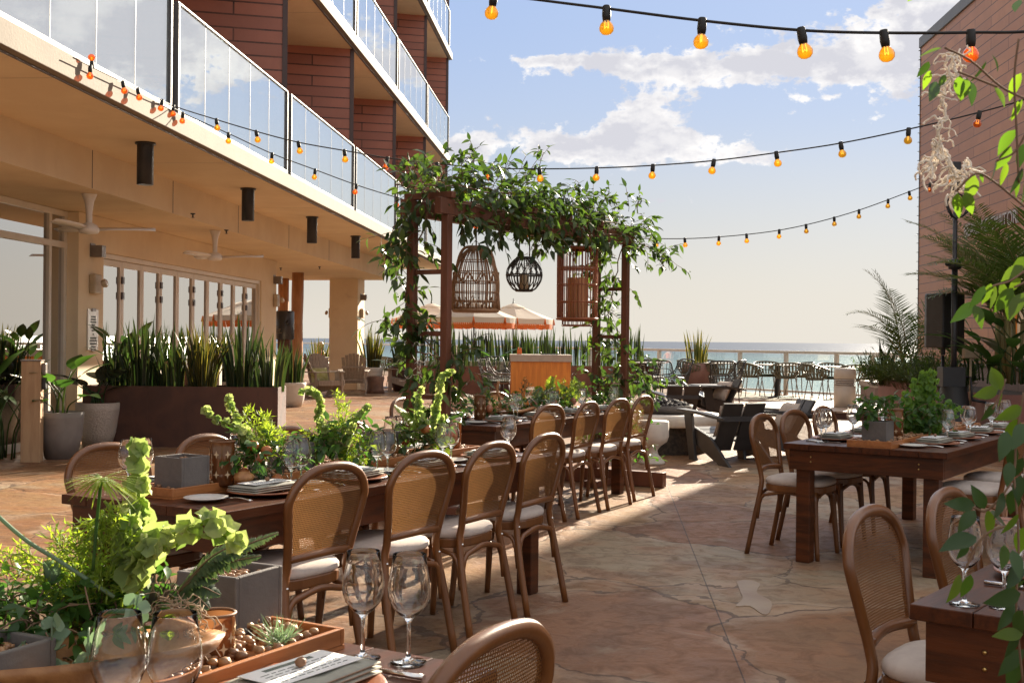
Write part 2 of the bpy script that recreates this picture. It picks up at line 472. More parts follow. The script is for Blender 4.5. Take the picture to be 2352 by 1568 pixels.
M['drattan'] = mat('dark_rattan', (.035, .028, .022), (.05, .04, .03), 20, .5)
M['candle'] = mat('wax', (.62, .45, .27), None, 5, .6)
M['fruit'] = mat('russet_fruit', (.42, .14, .035), (.32, .10, .03), 10, .45)
M['skin'] = mat('skin', (.55, .33, .24), None, 5, .5)
M['hair'] = mat('blonde_hair', (.28, .17, .075), (.2, .12, .05), 30, .5)
M['orangecloth'] = mat('orange_cloth', (.72, .16, .04), None, 10, .8)
M['pillow'] = mat('print_pillow', (.33, .33, .10), (.46, .44, .26), 9, .9)
M['palepillow'] = mat('pale_pillow', (.58, .48, .40), None, 9, .9)
M['lava'] = mat('lava_rock', (.03, .026, .025), (.06, .05, .05), 15, .8, bump=.5)
M['glass'] = None
M['amberjar'] = thinglass('amber_jar', (.42, .19, .07), .06, .6, 3, .03, (1, .9, .8), (.30, .13, .05), .62)
M['bulb'] = thinglass('amber_bulb', (1.0, .66, .11), .05, .8, 3, .02, (1, 1, 1), (.72, .38, .03), .30)
M['redbulb'] = thinglass('orange_bulb', (1.0, .42, .07), .05, .8, 3, .02, (1, 1, 1), (.75, .22, .03), .30)
M['filament'] = emat('filament', (1, .75, .3), .7)
def realglass():
    m = bpy.data.materials.new('wine_glass'); m.use_nodes = True
    nt = m.node_tree; nt.nodes.clear(); g = NG(nt)
    b = g.n('ShaderNodeBsdfGlass'); b.inputs['IOR'].default_value = 1.47; b.inputs['Roughness'].default_value = 0; b.inputs['Color'].default_value = (.985, .99, .99, 1)
    o = g.n('ShaderNodeOutputMaterial'); g.l(b.outputs[0], o.inputs[0])
    return m
M['glass'] = realglass()
# foliage
M['snake'] = leafmat('snake_leaf', (.014, .030, .012), (.030, .050, .020), .2, .35)
M['snedge'] = leafmat('snake_edge', (.075, .075, .026), (.035, .055, .02), .25, .4)
M['vine'] = leafmat('smilax_leaf', (.028, .052, .020), (.058, .092, .030), .36, .34, (2.2, 2.5, 1.0), (.10, .15, .03))
M['vinefront'] = leafmat('front_leaf', (.045, .095, .018), (.09, .15, .022), .55, .38, (2.5, 2.5, .8))
M['vineshade'] = leafmat('front_leaf_shade', (.022, .05, .014), (.035, .075, .018), .25, .38)  # shaded copy of the front leaf, its silhouette put into the colour
M['bell'] = leafmat('bell_calyx', (.17, .27, .07), (.42, .47, .21), .58, .5, (1.3, 1.3, .9))
M['fern'] = leafmat('fern_leaf', (.17, .25, .04), (.27, .34, .06), .5, .5, (2, 2, .8))
M['dfern'] = leafmat('dark_fern', (.05, .085, .045), (.085, .12, .06), .3, .5)
M['lush'] = leafmat('lush_leaf', (.035, .085, .022), (.06, .13, .03), .4, .32)
M['bird'] = leafmat('broad_leaf', (.022, .055, .018), (.04, .085, .022), .35, .3)
M['palm'] = leafmat('palm_leaflet', (.045, .078, .022), (.075, .105, .03), .35, .4)
M['euc'] = leafmat('eucalyptus', (.15, .23, .15), (.22, .30, .19), .35, .5, (1.3, 1.4, 1.0))
M['succ'] = leafmat('succulent', (.06, .055, .05), (.10, .085, .07), .1, .4)


def canemat():
    m = bpy.data.materials.new('woven_cane'); m.use_nodes = True
    nt = m.node_tree; p = nt.nodes['Principled BSDF']; g = NG(nt); out = nt.nodes['Material Output']
    p.inputs['Base Color'].default_value = (.235, .11, .045, 1); p.inputs['Roughness'].default_value = .5
    tc = g.n('ShaderNodeTexCoord'); x, y, z = g.xyz(tc.outputs['Object'])
    def hole(a): return g.m('GREATER_THAN', g.m('FRACT', g.m('MULTIPLY', a, 1 / .0075)), .44)
    f = g.m('MULTIPLY', hole(x), hole(z))
    c = g.mix(g.step(g.noise(tc.outputs['Object'], 18, 4, .6), .35, .65), (.185, .082, .026), (.125, .054, .017)); g.l(c, p.inputs['Base Color'])
    tl = g.n('ShaderNodeBsdfTranslucent'); tl.inputs[0].default_value = (.42, .21, .08, 1)
    m1 = g.n('ShaderNodeMixShader'); m1.inputs[0].default_value = .42; g.l(p.outputs[0], m1.inputs[1]); g.l(tl.outputs[0], m1.inputs[2])
    t = g.n('ShaderNodeBsdfTransparent'); mx = g.n('ShaderNodeMixShader')
    g.l(f, mx.inputs[0]); g.l(m1.outputs[0], mx.inputs[1]); g.l(t.outputs[0], mx.inputs[2]); g.l(mx.outputs[0], out.inputs[0])
    return m
M['cane'] = canemat()


def floormat():
    m = bpy.data.materials.new('flagstone'); m.use_nodes = True
    nt = m.node_tree; p = nt.nodes['Principled BSDF']; g = NG(nt)
    tc = g.n('ShaderNodeTexCoord'); vec = tc.outputs['Object']
    wv = g.n('ShaderNodeTexNoise'); g.l(vec, wv.inputs['Vector']); wv.inputs['Scale'].default_value = 1.0; wv.inputs['Detail'].default_value = 5; wv.inputs['Roughness'].default_value = .55
    off = g.n('ShaderNodeVectorMath', operation='SUBTRACT'); g.l(wv.outputs['Color'], off.inputs[0]); off.inputs[1].default_value = (.5, .5, .5)
    sca = g.n('ShaderNodeVectorMath', operation='SCALE'); g.l(off.outputs[0], sca.inputs[0]); sca.inputs['Scale'].default_value = 1.05
    ad = g.n('ShaderNodeVectorMath', operation='ADD'); g.l(vec, ad.inputs[0]); g.l(sca.outputs[0], ad.inputs[1])
    fl = g.n('ShaderNodeVectorMath', operation='MULTIPLY'); g.l(ad.outputs[0], fl.inputs[0]); fl.inputs[1].default_value = (1, 1, 0)
    v1 = g.n('ShaderNodeTexVoronoi', feature='F1'); v1.inputs['Scale'].default_value = .78; g.l(fl.outputs[0], v1.inputs['Vector'])
    v2 = g.n('ShaderNodeTexVoronoi', feature='DISTANCE_TO_EDGE'); v2.inputs['Scale'].default_value = .78; g.l(fl.outputs[0], v2.inputs['Vector'])
    edge = v2.outputs['Distance']
    rr, rg, rb = g.xyz(v1.outputs['Color'])
    c = g.mix(g.step(rr, .25, .75), (.23, .122, .058), (.35, .20, .098))
    c = g.mix(g.m('MULTIPLY', g.step(rg, .55, .7), .85), c, (.34, .255, .165))
    c = g.mix(g.m('MULTIPLY', g.step(rb, .6, .75), .85), c, (.255, .12, .066))
    nzA = g.step(g.noise(vec, 1.7, 7, .62, .6), .38, .66)
    nzB = g.step(g.noise(vec, 6.5, 7, .7, 1.0), .42, .70)
    c = g.mix(g.m('MULTIPLY', nzA, .6), c, (.34, .15, .07))
    nzD = g.step(g.noise(vec, .95, 6, .6, 1.2), .50, .60); c = g.mix(g.m('MULTIPLY', nzD, .42), c, (.14, .075, .046))
    nzE = g.step(g.noise(vec, 1.25, 5, .6, 1.0), .58, .66); c = g.mix(g.m('MULTIPLY', nzE, .45), c, (.40, .31, .215))
    c = g.mix(g.m('MULTIPLY', nzB, .5), c, (.13, .075, .05))
    nzC = g.step(g.noise(vec, 26, 5, .7), .52, .8)
    c = g.mix(g.m('MULTIPLY', nzC, .35), c, (.14, .09, .07))
    halo = g.m('MULTIPLY', g.m('SUBTRACT', 1.0, g.step(edge, .02, .07)), g.step(g.noise(vec, 2.1, 4), .42, .6))
    c = g.mix(g.m('MULTIPLY', halo, .5), c, (.44, .30, .20))
    vis = g.step(g.noise(vec, 1.15, 3), .27, .38)
    wid = g.m('MULTIPLY', g.m('ADD', g.m('MULTIPLY', g.step(g.noise(vec, 5, 4), .35, .75), .75), .22), .015)
    jnt = g.m('MULTIPLY', g.m('LESS_THAN', edge, wid), vis)
    c = g.mix(g.m('MULTIPLY', jnt, .68), c, (.075, .045, .032))
    # straight saw cuts
    x, y, z = g.xyz(vec)
    u = g.m('ADD', g.m('MULTIPLY', x, .9965), g.m('MULTIPLY', y, -.0837)); t = g.m('ADD', g.m('MULTIPLY', x, .0837), g.m('MULTIPLY', y, .9965))
    def cut(a, o): return g.m('LESS_THAN', g.m('ABSOLUTE', g.m('SUBTRACT', g.m('FRACT', g.m('DIVIDE', g.m('ADD', a, o), 3.6)), .5)), .0010)
    ct = g.m('MAXIMUM', cut(u, 1.24), cut(t, -1.9 + 3.6 - 3.9))
    c = g.mix(g.m('MULTIPLY', ct, .75), c, (.06, .045, .04))
    c = g.mix(1.0, c, (.88, .95, 1.02), 'MULTIPLY')
    g.l(c, p.inputs['Base Color'])
    rf = g.m('ADD', g.m('MULTIPLY', nzB, .25), .48); g.l(rf, p.inputs['Roughness'])
    p.inputs['Specular IOR Level'].default_value = .10
    b = g.n('ShaderNodeBump'); b.inputs['Strength'].default_value = .7; b.inputs['Distance'].default_value = .022
    hgt = g.m('ADD', g.m('MULTIPLY', g.step(edge, .0, .05), .3), g.m('ADD', g.m('MULTIPLY', g.noise(vec, 4.2, 8, .62, .6), 1.1), g.m('MULTIPLY', g.noise(vec, 22, 4, .6), .16)))
    hgt = g.m('SUBTRACT', g.m('ADD', hgt, g.m('MULTIPLY', rr, .35)), g.m('MULTIPLY', g.m('MAXIMUM', jnt, ct), .45))
    g.l(hgt, b.inputs['Height']); g.l(b.outputs[0], p.inputs['Normal'])
    return m
def seamat():
    m = bpy.data.materials.new('sea_water'); m.use_nodes = True
    nt = m.node_tree; p = nt.nodes['Principled BSDF']; g = NG(nt)
    tc = g.n('ShaderNodeTexCoord'); vec = tc.outputs['Object']
    x, y, z = g.xyz(vec)
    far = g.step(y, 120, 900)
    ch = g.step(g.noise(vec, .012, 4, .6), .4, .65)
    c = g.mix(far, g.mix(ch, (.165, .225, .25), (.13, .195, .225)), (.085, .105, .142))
    nt.nodes.remove(p)
    df = g.n('ShaderNodeBsdfDiffuse'); g.l(c, df.inputs[0])
    gl = g.n('ShaderNodeBsdfGlossy'); gl.inputs['Roughness'].default_value = .32
    mx = g.n('ShaderNodeMixShader'); mx.inputs[0].default_value = .10; g.l(df.outputs[0], mx.inputs[1]); g.l(gl.outputs[0], mx.inputs[2]); g.l(mx.outputs[0], nt.nodes['Material Output'].inputs[0])
    b = g.n('ShaderNodeBump'); b.inputs['Strength'].default_value = .8; b.inputs['Distance'].default_value = .5
    mp = g.n('ShaderNodeMapping'); g.l(vec, mp.inputs[0]); mp.inputs['Scale'].default_value = (.35, 1, 1)
    h = g.m('ADD', g.m('MULTIPLY', g.noise(mp.outputs[0], .35, 6, .65), 1.0), g.m('MULTIPLY', g.noise(mp.outputs[0], 1.7, 4, .6), .3))
    g.l(h, b.inputs['Height']); g.l(b.outputs[0], gl.inputs['Normal']); g.l(b.outputs[0], df.inputs['Normal'])
    return m
# ================================================================== THE SETTING
RAIL0, RDIR = V((9.14, 28.0, 0)), V((-.545, .838, 0)).normalized()
def rp(t, z=0.0): return V((RAIL0.x + RDIR.x * t, RAIL0.y + RDIR.y * t, z))
e0, e1 = rp(-1.5), rp(46)
terr = MB().prism([(-60, -25), (45, -25), (45, e0.y), (e0.x + .35, e0.y + .2), (e1.x + .35, e1.y + .2), (-60, e1.y)], -1.2, 0.0)
obj('terrace', terr, floormat(), kind='structure')
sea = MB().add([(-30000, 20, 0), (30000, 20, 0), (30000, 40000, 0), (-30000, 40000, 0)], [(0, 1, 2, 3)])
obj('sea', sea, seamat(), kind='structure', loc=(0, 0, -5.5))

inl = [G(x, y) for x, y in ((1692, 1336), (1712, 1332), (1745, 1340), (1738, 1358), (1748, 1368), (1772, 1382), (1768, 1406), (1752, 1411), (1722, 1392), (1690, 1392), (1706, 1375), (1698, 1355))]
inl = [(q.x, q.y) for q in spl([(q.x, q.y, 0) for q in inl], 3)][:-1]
obj('sunbeam_flagstone', MB().prism(inl, -.01, .004), mat('sunbeam_flagstone', (.30, .215, .14), (.24, .155, .10), 2.2, .5, bump=.2), kind='structure')  # sunbeam falling on one flagstone, painted as a paler stone colour
# ---------------------------------------------------------------- hotel
hotel = thing('hotel_building', 'tan stucco hotel with brown cladding and glass fronted balconies on the left', 'building', rz=-BA)
LW, LWIN, LBEAM, LF = -6.6, -6.75, -5.45, -4.13
b = MB()
b.box(-12, LW, 14.58, 15.35, 0, 2.975)          # pier beside the large window
b.box(-12, LW, 15.35, 22.9, 2.51, 2.975)        # wall over the doors
b.box(-12, LW, 22.9, 24.0, 0, 2.975)
obj('wall', b, M['stucco'], hotel)
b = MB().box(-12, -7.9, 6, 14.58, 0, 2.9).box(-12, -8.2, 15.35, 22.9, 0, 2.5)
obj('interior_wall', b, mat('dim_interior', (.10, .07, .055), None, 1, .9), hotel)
b = MB()
b.slab([(-16, -3, 2.98), (LBEAM, -3, 2.98), (LBEAM, 30.3, 2.98), (-5.7, 31.6, 2.98), (-16, 33.0, 2.98)], (0, 0, .43))
for ly in (9.9, 12.35, 14.8, 17.6, 20.6, 23.8): b.box(LBEAM + .001, LBEAM + .004, ly, ly + .012, 2.985, 3.40, 1)
obj('soffit_beam', b, [M['stucco'], M['bronze']], hotel)
for k, z in enumerate((3.41, 6.45, 9.49)):
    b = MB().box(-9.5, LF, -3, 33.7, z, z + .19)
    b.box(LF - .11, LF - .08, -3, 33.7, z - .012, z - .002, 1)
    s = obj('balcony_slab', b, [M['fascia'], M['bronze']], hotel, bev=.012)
    bl = MB().box(-9.5, LF - .12, -3, 33.6, z - .004, z - .001)
    for ly in (4.5, 8.9, 13.3, 17.9, 22.4, 26.9): bl.box(LBEAM + .01 if k == 0 else -9.4, LF - .125, ly, ly + .012, z - .0055, z - .0045, 1)
    obj('soffit', bl, [M['stucco'], M['conduit']], hotel)
FINS = [-1.9, 2.45, 6.9, 11.35, 15.75, 20.2, 24.6, 29.05, 33.45]
FX = -4.26
fin = MB().box(-2.9, 0, 0, .16, 0, 2.848)
fme = None
post = MB().box(-.02, .05, -.012, .172, 0, 2.848)
for z0 in (3.601, 6.641, 9.681):
    for ly in FINS:
        if z0 > 6.5 and ly < 11: continue
        if z0 > 9.5 and ly < 20: continue
        if fme is None:
            f = obj('cladding_panel', fin, M['clad'], hotel, loc=(FX, ly, z0), rz=R(18)); fme = f
            obj('edge_post', post, M['bronze'], f)
        else:
            f = dup(fme, hotel, (FX, ly, z0), R(18))
b = MB()
for z0 in (3.601, 6.641, 9.681): b.box(-9.4, -6.35, -3, 33.4, z0, z0 + 2.846)
obj('balcony_back_wall', b, M['stucco'], hotel)
def railing(y0, y1, z0):
    b = MB().box(-.025, .025, y0, y1, 1.125, 1.15).box(-.03, .03, y0, y1, -.02, .06)
    b.box(-.03, .03, y0, y0 + .05, .06, 1.125).box(-.03, .03, y1 - .05, y1, .06, 1.125)
    r = obj('balcony_railing', b, M['alu'], hotel, loc=(LF - .07, 0, z0), bev=.006)
    n = 5; w = (y1 - y0 - .1) / n
    for k in range(n):
        q = MB().box(-.006, .006, y0 + .05 + k * w + .006, y0 + .05 + (k + 1) * w - .006, .062, 1.124)
        if k: q.box(-.008, .008, y0 + .05 + k * w - .006, y0 + .05 + k * w + .004, .062, 1.12, 1)
        obj('glass_panel', q, [M['rail'], M['alu']], r)
for z0 in (3.60, 6.64, 9.68):
    for i in range(len(FINS) - 1):
        if z0 > 6.5 and FINS[i] < 11: continue
        if z0 > 9.5 and FINS[i] < 20: continue
        railing(FINS[i] + .10, FINS[i + 1] - .06, z0)
# large window beside the pier
win = MB()
yl = [3.2, 5.9, 8.6, 11.36, 14.12]
for y in yl: win.box(LWIN - .09, LWIN, y - .035, y + .035, .1, 2.93)
win.box(LWIN - .09, LWIN, 14.50, 14.575, .1, 2.93)
for a, q in ((0.0, .10), (2.50, 2.58), (2.90, 2.975)): win.box(LWIN - .10, LWIN + .004, 3.2, 14.579, a, q)
win = obj('window', win, M['frame'], hotel, bev=.006)
for a, q in zip(yl, yl[1:] + [14.54]):
    for z0, z1 in ((.101, 2.499), (2.581, 2.899)):
        obj('pane', MB().box(LWIN - .05, LWIN - .04, a + .034, q - .034, z0, z1), M['pane'], win)
# folding glass doors
b = MB().box(LW - .16, LW - .03, 15.352, 22.898, 2.44, 2.508).box(LW - .16, LW - .03, 15.352, 15.41, 0, 2.44).box(LW - .16, LW - .03, 22.84, 22.898, 0, 2.44)
obj('door_frame', b, M['frame'], hotel, bev=.005)
pw = (22.84 - 15.41) / 10
for k in range(10):
    y0 = 15.41 + k * pw + .004; y1 = y0 + pw - .008
    b = MB()
    for a, q, z0, z1 in ((y0, y0 + .065, .01, 2.435), (y1 - .065, y1, .01, 2.435), (y0 + .065, y1 - .065, .01, .12), (y0 + .065, y1 - .065, 2.35, 2.435)): b.box(LW - .13, LW - .075, a, q, z0, z1)
    d = obj('door_panel', b, M['frame'], hotel, bev=.004)
    obj('pane', MB().box(LW - .107, LW - .099, y0 + .064, y1 - .064, .119, 2.351), M['pane'], d)
    if k % 2 == 0:
        for z in (2.12, 1.90, .9):
            obj('hinge', MB().box(LW - .074, LW - .05, y1 - .03, y1 + .04, z, z + .10), M['bronze'], d)
# columns
def round_col(px, y, r):
    q = at(px, 700, y); lx = q.x * cos(BA) - q.y * sin(BA); ly = q.x * sin(BA) + q.y * cos(BA)
    b = MB().tube([(lx + U(-.01, .01), ly, z) for z in (0, .6, 1.2, 1.8, 2.4, 2.99)], [r * U(.96, 1.04) for _ in range(6)], 18)
    obj('round_column', b, M['log'], hotel)
round_col(651, 31.5, .15); round_col(683, 28.7, .145)
q = at(784, 750, 31.2); plx = q.x * cos(BA) - q.y * sin(BA); ply = q.x * sin(BA) + q.y * cos(BA)
obj('pillar', MB().box(plx - .33, plx + .44, ply, ply + .9, 0, 2.985), M['stucco'], hotel, bev=.01)

# cylinder downlights on the outer soffit
def mk_down():
    t = thing('soffit_light', 'black cylinder light', 'ceiling light')
    obj('housing', MB().lathe([(0, -.44), (.075, -.44), (.085, -.44), (.085, 0)], 20), M['black'], t)
    obj('flange', MB().lathe([(.085, -.02), (.105, -.02), (.105, 0), (0, 0)], 20), M['black'], t)
    return t
for i, (px, py) in enumerate(((334, 328), (570, 433), (717, 498), (817, 542), (893, 585))):
    d = ray(px, py); t = (3.405 - H) / d.z
    place('down', mk_down, (d.x * t, d.y * t, 3.405), 0, 'black cylinder light under the balcony, %s from the left' % ('nearest', 'second', 'third', 'fourth', 'fifth')[i], 'cylinder lights under the balcony')
def mk_fan():
    t = thing('ceiling_fan', 'fan', 'ceiling fan')
    obj('mount', MB().lathe([(.085, 0), (.05, -.09), (.036, -.2), (.034, -.34)], 18), M['white'], t)
    obj('motor', MB().lathe([(.034, -.32), (.09, -.35), (.12, -.40), (.10, -.44), (0, -.455)], 20), M['white'], t)
    for k in range(3):
        a = 2 * PI * k / 3
        b = MB(); b.M = Matrix.Rotation(a, 4, 'Z')
        pr = [(.08, .035, 0), (.3, .075, .012), (.55, .07, .02), (.72, .035, .022)]
        vs = []; fs = []
        for x, hw, z in pr: vs += [(x, -hw, -.40 + z - .015), (x, hw, -.40 + z + .02), (x, hw, -.39 + z + .02), (x, -hw, -.39 + z - .015)]
        for i in range(3): fs += [tuple(4 * i + q for q in (j, (j + 1) % 4)) + tuple(4 * (i + 1) + q for q in ((j + 1) % 4, j)) for j in range(4)]
        fs += [(3, 2, 1, 0), (12, 13, 14, 15)]
        b.add(vs, fs, 0, True); obj('blade', b, M['white'], t)
    return t
def soff(px, py, z=2.978):
    d = ray(px, py); t = (z - H) / d.z; return V((d.x * t, d.y * t, z))
place('fan', mk_fan, soff(205, 446), R(20), 'white three-blade ceiling fan by the large window, nearest', 'ceiling fans')
place('fan', mk_fan, soff(494, 530), R(8), 'white three-blade ceiling fan above the folding doors, farther', 'ceiling fans')
def mk_spr():
    return obj('sprinkler', MB().lathe([(.035, 0), (.03, -.012), (.01, -.02), (.01, -.05), (.03, -.055), (0, -.06)], 10), M['black'], None, 'sprinkler', 'sprinkler')
for px, py, l in ((443, 490, 'between the two ceiling fans'), (825 * 0 + 520, 528, 'beside the farther ceiling fan'), (645, 615, 'nearest the round columns'), (734, 612, 'nearest the square pillar')):
    place('spr', mk_spr, soff(px, py), 0, 'small black sprinkler head on the soffit ' + l, 'sprinkler heads')
def mk_wl():
    t = thing('wall_light', 'light', 'wall light')
    obj('back_plate', MB().box(0, .012, -.075, .075, -.09, .09), M['lampgrey'], t)
    obj('shade', MB().box(.012, .16, -.065, .065, -.09, .065), M['lampgrey'], t, bev=.004)
    return t
def mk_em():
    t = thing('emergency_light', 'light', 'emergency light')
    obj('box', MB().box(0, .09, -.11, .11, -.13, .13), M['conduit'], t, bev=.02)
    l = obj('lamp_head', MB().lathe([(0, 0), (.05, .01), (.06, .05), (.045, .07)], 14), M['conduit'], t, loc=(.13, .0, 0))
    l.rotation_euler = (0, R(75), 0)
    obj('lens', MB().lathe([(.045, .066), (.03, .075), (0, .08)], 14), M['china'], l)
    return t
for px, py, lx, l in ((212, 575, LW, 'nearest pier beside the folding doors'), (630, 642, LW, 'wall corner near the round columns')):
    d = ray(px, py); t = 1.0
    k = lx / (d.x * cos(BA) - d.y * sin(BA)); q = V((d.x * k, d.y * k, H + d.z * k))
    place('wl', mk_wl, q, -BA, 'grey box wall light on the ' + l, 'box wall lights')
    py += 77 if px < 300 else 48
    d = ray(px, py); k = lx / (d.x * cos(BA) - d.y * sin(BA)); q = V((d.x * k, d.y * k, H + d.z * k))
    place('em', mk_em, q, -BA, 'beige emergency light on the ' + l, 'emergency lights')
q = BL(plx + .441, ply + .4, 0)
place('wl', mk_wl, q + V((0, 0, 2.5)), -BA, 'grey box wall light on the square pillar', 'box wall lights')
place('em', mk_em, q + V((0, 0, 2.06)), -BA, 'beige emergency light on the right of the square pillar', 'emergency lights')
place('em', mk_em, BL(plx - .331, ply + .4, 2.06), -BA + PI, 'beige emergency light on the left of the square pillar', 'emergency lights')
# notice board
d = ray(211, 757); k = (LW + .002) / (d.x * cos(BA) - d.y * sin(BA)); q = V((d.x * k, d.y * k, H + d.z * k))
nb = thing('notice_sign', 'tall narrow white notice sign on the pier beside the folding doors', 'sign', q, -BA)
obj('board', MB().box(0, .02, -.16, .16, -.27, .27), M['china'], nb, bev=.004)
obj('clip', MB().box(.02, .03, -.06, .06, .24, .28).box(.02, .03, -.06, .06, -.285, -.25), M['lampgrey'], nb)
ink = MB()
for z, hw in ((.17, .07), (.135, .08), (.10, .09), (.065, .055), (.03, .085), (-.01, .05), (-.06, .02), (-.11, .10), (-.145, .11), (-.185, .10), (-.225, .07)):
    y = -hw
    while y < hw:
        wd = U(.008, .016); ink.box(.0202, .0216, y, min(hw, y + wd), z - .011, z + .011); y += wd + .006
obj('lettering', ink, M['ink'], nb)
# dark cabinet beside the round columns
q = at(655, 745, 26.5)
cb = thing('wall_cabinet', 'rounded black cabinet with pale lettering beside the round columns', 'cabinet', (q.x, q.y, 0), -BA)
obj('body', MB().lathe([(0, 1.34), (.20, 1.34), (.215, 1.36), (.215, 1.97), (.2, 1.99), (0, 1.99)], 24, sx=.95), mat('dark_cabinet', (.035, .037, .042), None, 4, .35), cb)
b = MB()
for z, n in ((1.56, 5), (1.52, 4), (1.48, 6), (1.62, 3)):
    for k in range(n): b.box(-.15 + k * .022, -.137 + k * .022, -.222 + .0, -.175, z, z + .02)
obj('lettering', b, M['fascia'], cb)
obj('window', MB().lathe([(0, 0), (.06, 0), (.06, .012), (0, .012)], 16, sx=.8), M['black'], cb, loc=(.105, -.19, 1.72)).rotation_euler = (R(90), 0, R(28))
obj('pedestal', MB().box(-.14, .14, -.12, .12, 0, 1.345), M['corten'], cb)

# ---------------------------------------------------------------- sea railing
rl = thing('sea_railing', 'long cream metal railing with glass panels along the sea edge of the terrace', 'railing')
nseg = 26; sg = 1.72
hr = MB()
hr.bar(rp(-.4, 1.13), rp(nseg * sg, 1.13), .11, .07).bar(rp(-.4, .10), rp(nseg * sg, .10), .05, .05)
obj('handrail', hr, M['railm'], rl, bev=.012)
for k in range(nseg):
    a, q = rp(k * sg), rp((k + 1) * sg)
    obj('post', MB().bar(a, a + V((0, 0, 1.094)), .10, .085, up=RDIR), M['railm'], rl, bev=.006)
    a, q = rp(k * sg + .06, .14), rp((k + 1) * sg - .06, .14); 
    obj('glass_panel', MB().bar(a + V((0, 0, .47)), q + V((0, 0, .47)), .012, .94), M['screen'], rl)

# ---------------------------------------------------------------- elevator tower
TX, T0, T1, TH = 7.53, 12.0, 27.58, 8.22
tw = thing('elevator_tower', 'tall elevator tower clad in terracotta boards on the right', 'building', rz=-BA)
obj('wall', MB().box(TX, TX + 6, 20.3, T1, 0, TH), M['tower'], tw)
obj('wall', MB().box(TX + .18, TX + 6, T0, 20.3, 0, TH), M['tower'], tw)
obj('coping', MB().box(TX - .04, TX + 6.04, T0 - .04, T1 + .04, TH, TH + .24), M['alu'], tw, bev=.01)
b = MB().box(TX - .012, TX + .04, T1, T1 + .035, 0, TH)
for k in range(39): b.box(TX - .05, TX, T1 - .02, T1 + .03, .1 + k * .212, .112 + k * .212)
obj('corner_trim', b, M['alu'], tw)
obj('door_post', MB().box(TX - .06, TX + .0, 21.2, 21.36, 0, 2.9), M['kiosk'], tw)
obj('door_leaf', MB().box(TX - .03, TX - .002, 19.6, 21.2, 0, 2.8), M['stucco'], tw)
def tower_pt(px, py):
    d = ray(px, py); k = TX / (d.x * cos(BA) - d.y * sin(BA))
    return d.x * k * sin(BA) + d.y * k * cos(BA), H + d.z * k
y1, z1 = tower_pt(2342, 512)
letm = mat('sign_letter', (.42, .38, .36), None, 3, .4, .4)
for word in ('ELEVATOR', 'BEACH'):
    cu = bpy.data.curves.new('lettering', 'FONT'); cu.body = word; cu.size = .36; cu.extrude = .02; cu.align_x = 'RIGHT'; cu.materials.append(letm)
    to = bpy.data.objects.new('lettering', cu); C.objects.link(to); bpy.context.view_layer.update()
    me = bpy.data.meshes.new_from_object(to.evaluated_get(bpy.context.evaluated_depsgraph_get()))
    bpy.data.objects.remove(to); me.name = 'lettering'
    o = obj('lettering', me, [], tw, loc=(TX - .03, y1, z1)); o.rotation_euler = (R(90), 0, R(-90))
    y1 += max(v.co.x for v in me.vertices) - min(v.co.x for v in me.vertices) + .12

# ---------------------------------------------------------------- low stage of decking
c0 = V((7.6, 22.9, 0))
poly = []
for k in range(40):
    a = 2 * PI * k / 40; poly.append((2.95 * math.copysign(abs(cos(a)) ** 1.15, cos(a)), 2.2 * sin(a)))
st = thing('wooden_stage', 'low curved stage of pale decking boards beside the grey bollard', 'stage', (c0.x, c0.y, 0), -R(6))
obj('deck', MB().prism(poly, .11, .14), M['deck'], st)
obj('skirt', MB().prism([(x * .99, y * .99) for x, y in poly], 0, .109), M['corten'], st)
q = at(1940, 940, 22.6)
M['pot_grey'] = mat('bollard_paint', (.50, .46, .42), (.44, .41, .37), 4, .6)
bo = thing('light_bollard', 'grey cylindrical bollard light with louvre rings by the wooden stage', 'bollard', (q.x, q.y, .14))
obj('body', MB().lathe([(0, 0), (.205, 0), (.205, .40), (.2, .41), (.2, .42)], 24), M['pot_grey'], bo)
for k in range(4): obj('louvre', MB().lathe([(.175, .395 + k * .04), (.21, .40 + k * .04), (.195, .42 + k * .04), (.175, .42 + k * .04)], 24), M['pot_grey'], bo)
obj('core', MB().lathe([(.17, .39), (.17, .57)], 20), M['lampgrey'], bo)
obj('cap', MB().lathe([(.175, .55), (.205, .555), (.205, .74), (.195, .755), (0, .76)], 24), M['pot_grey'], bo)
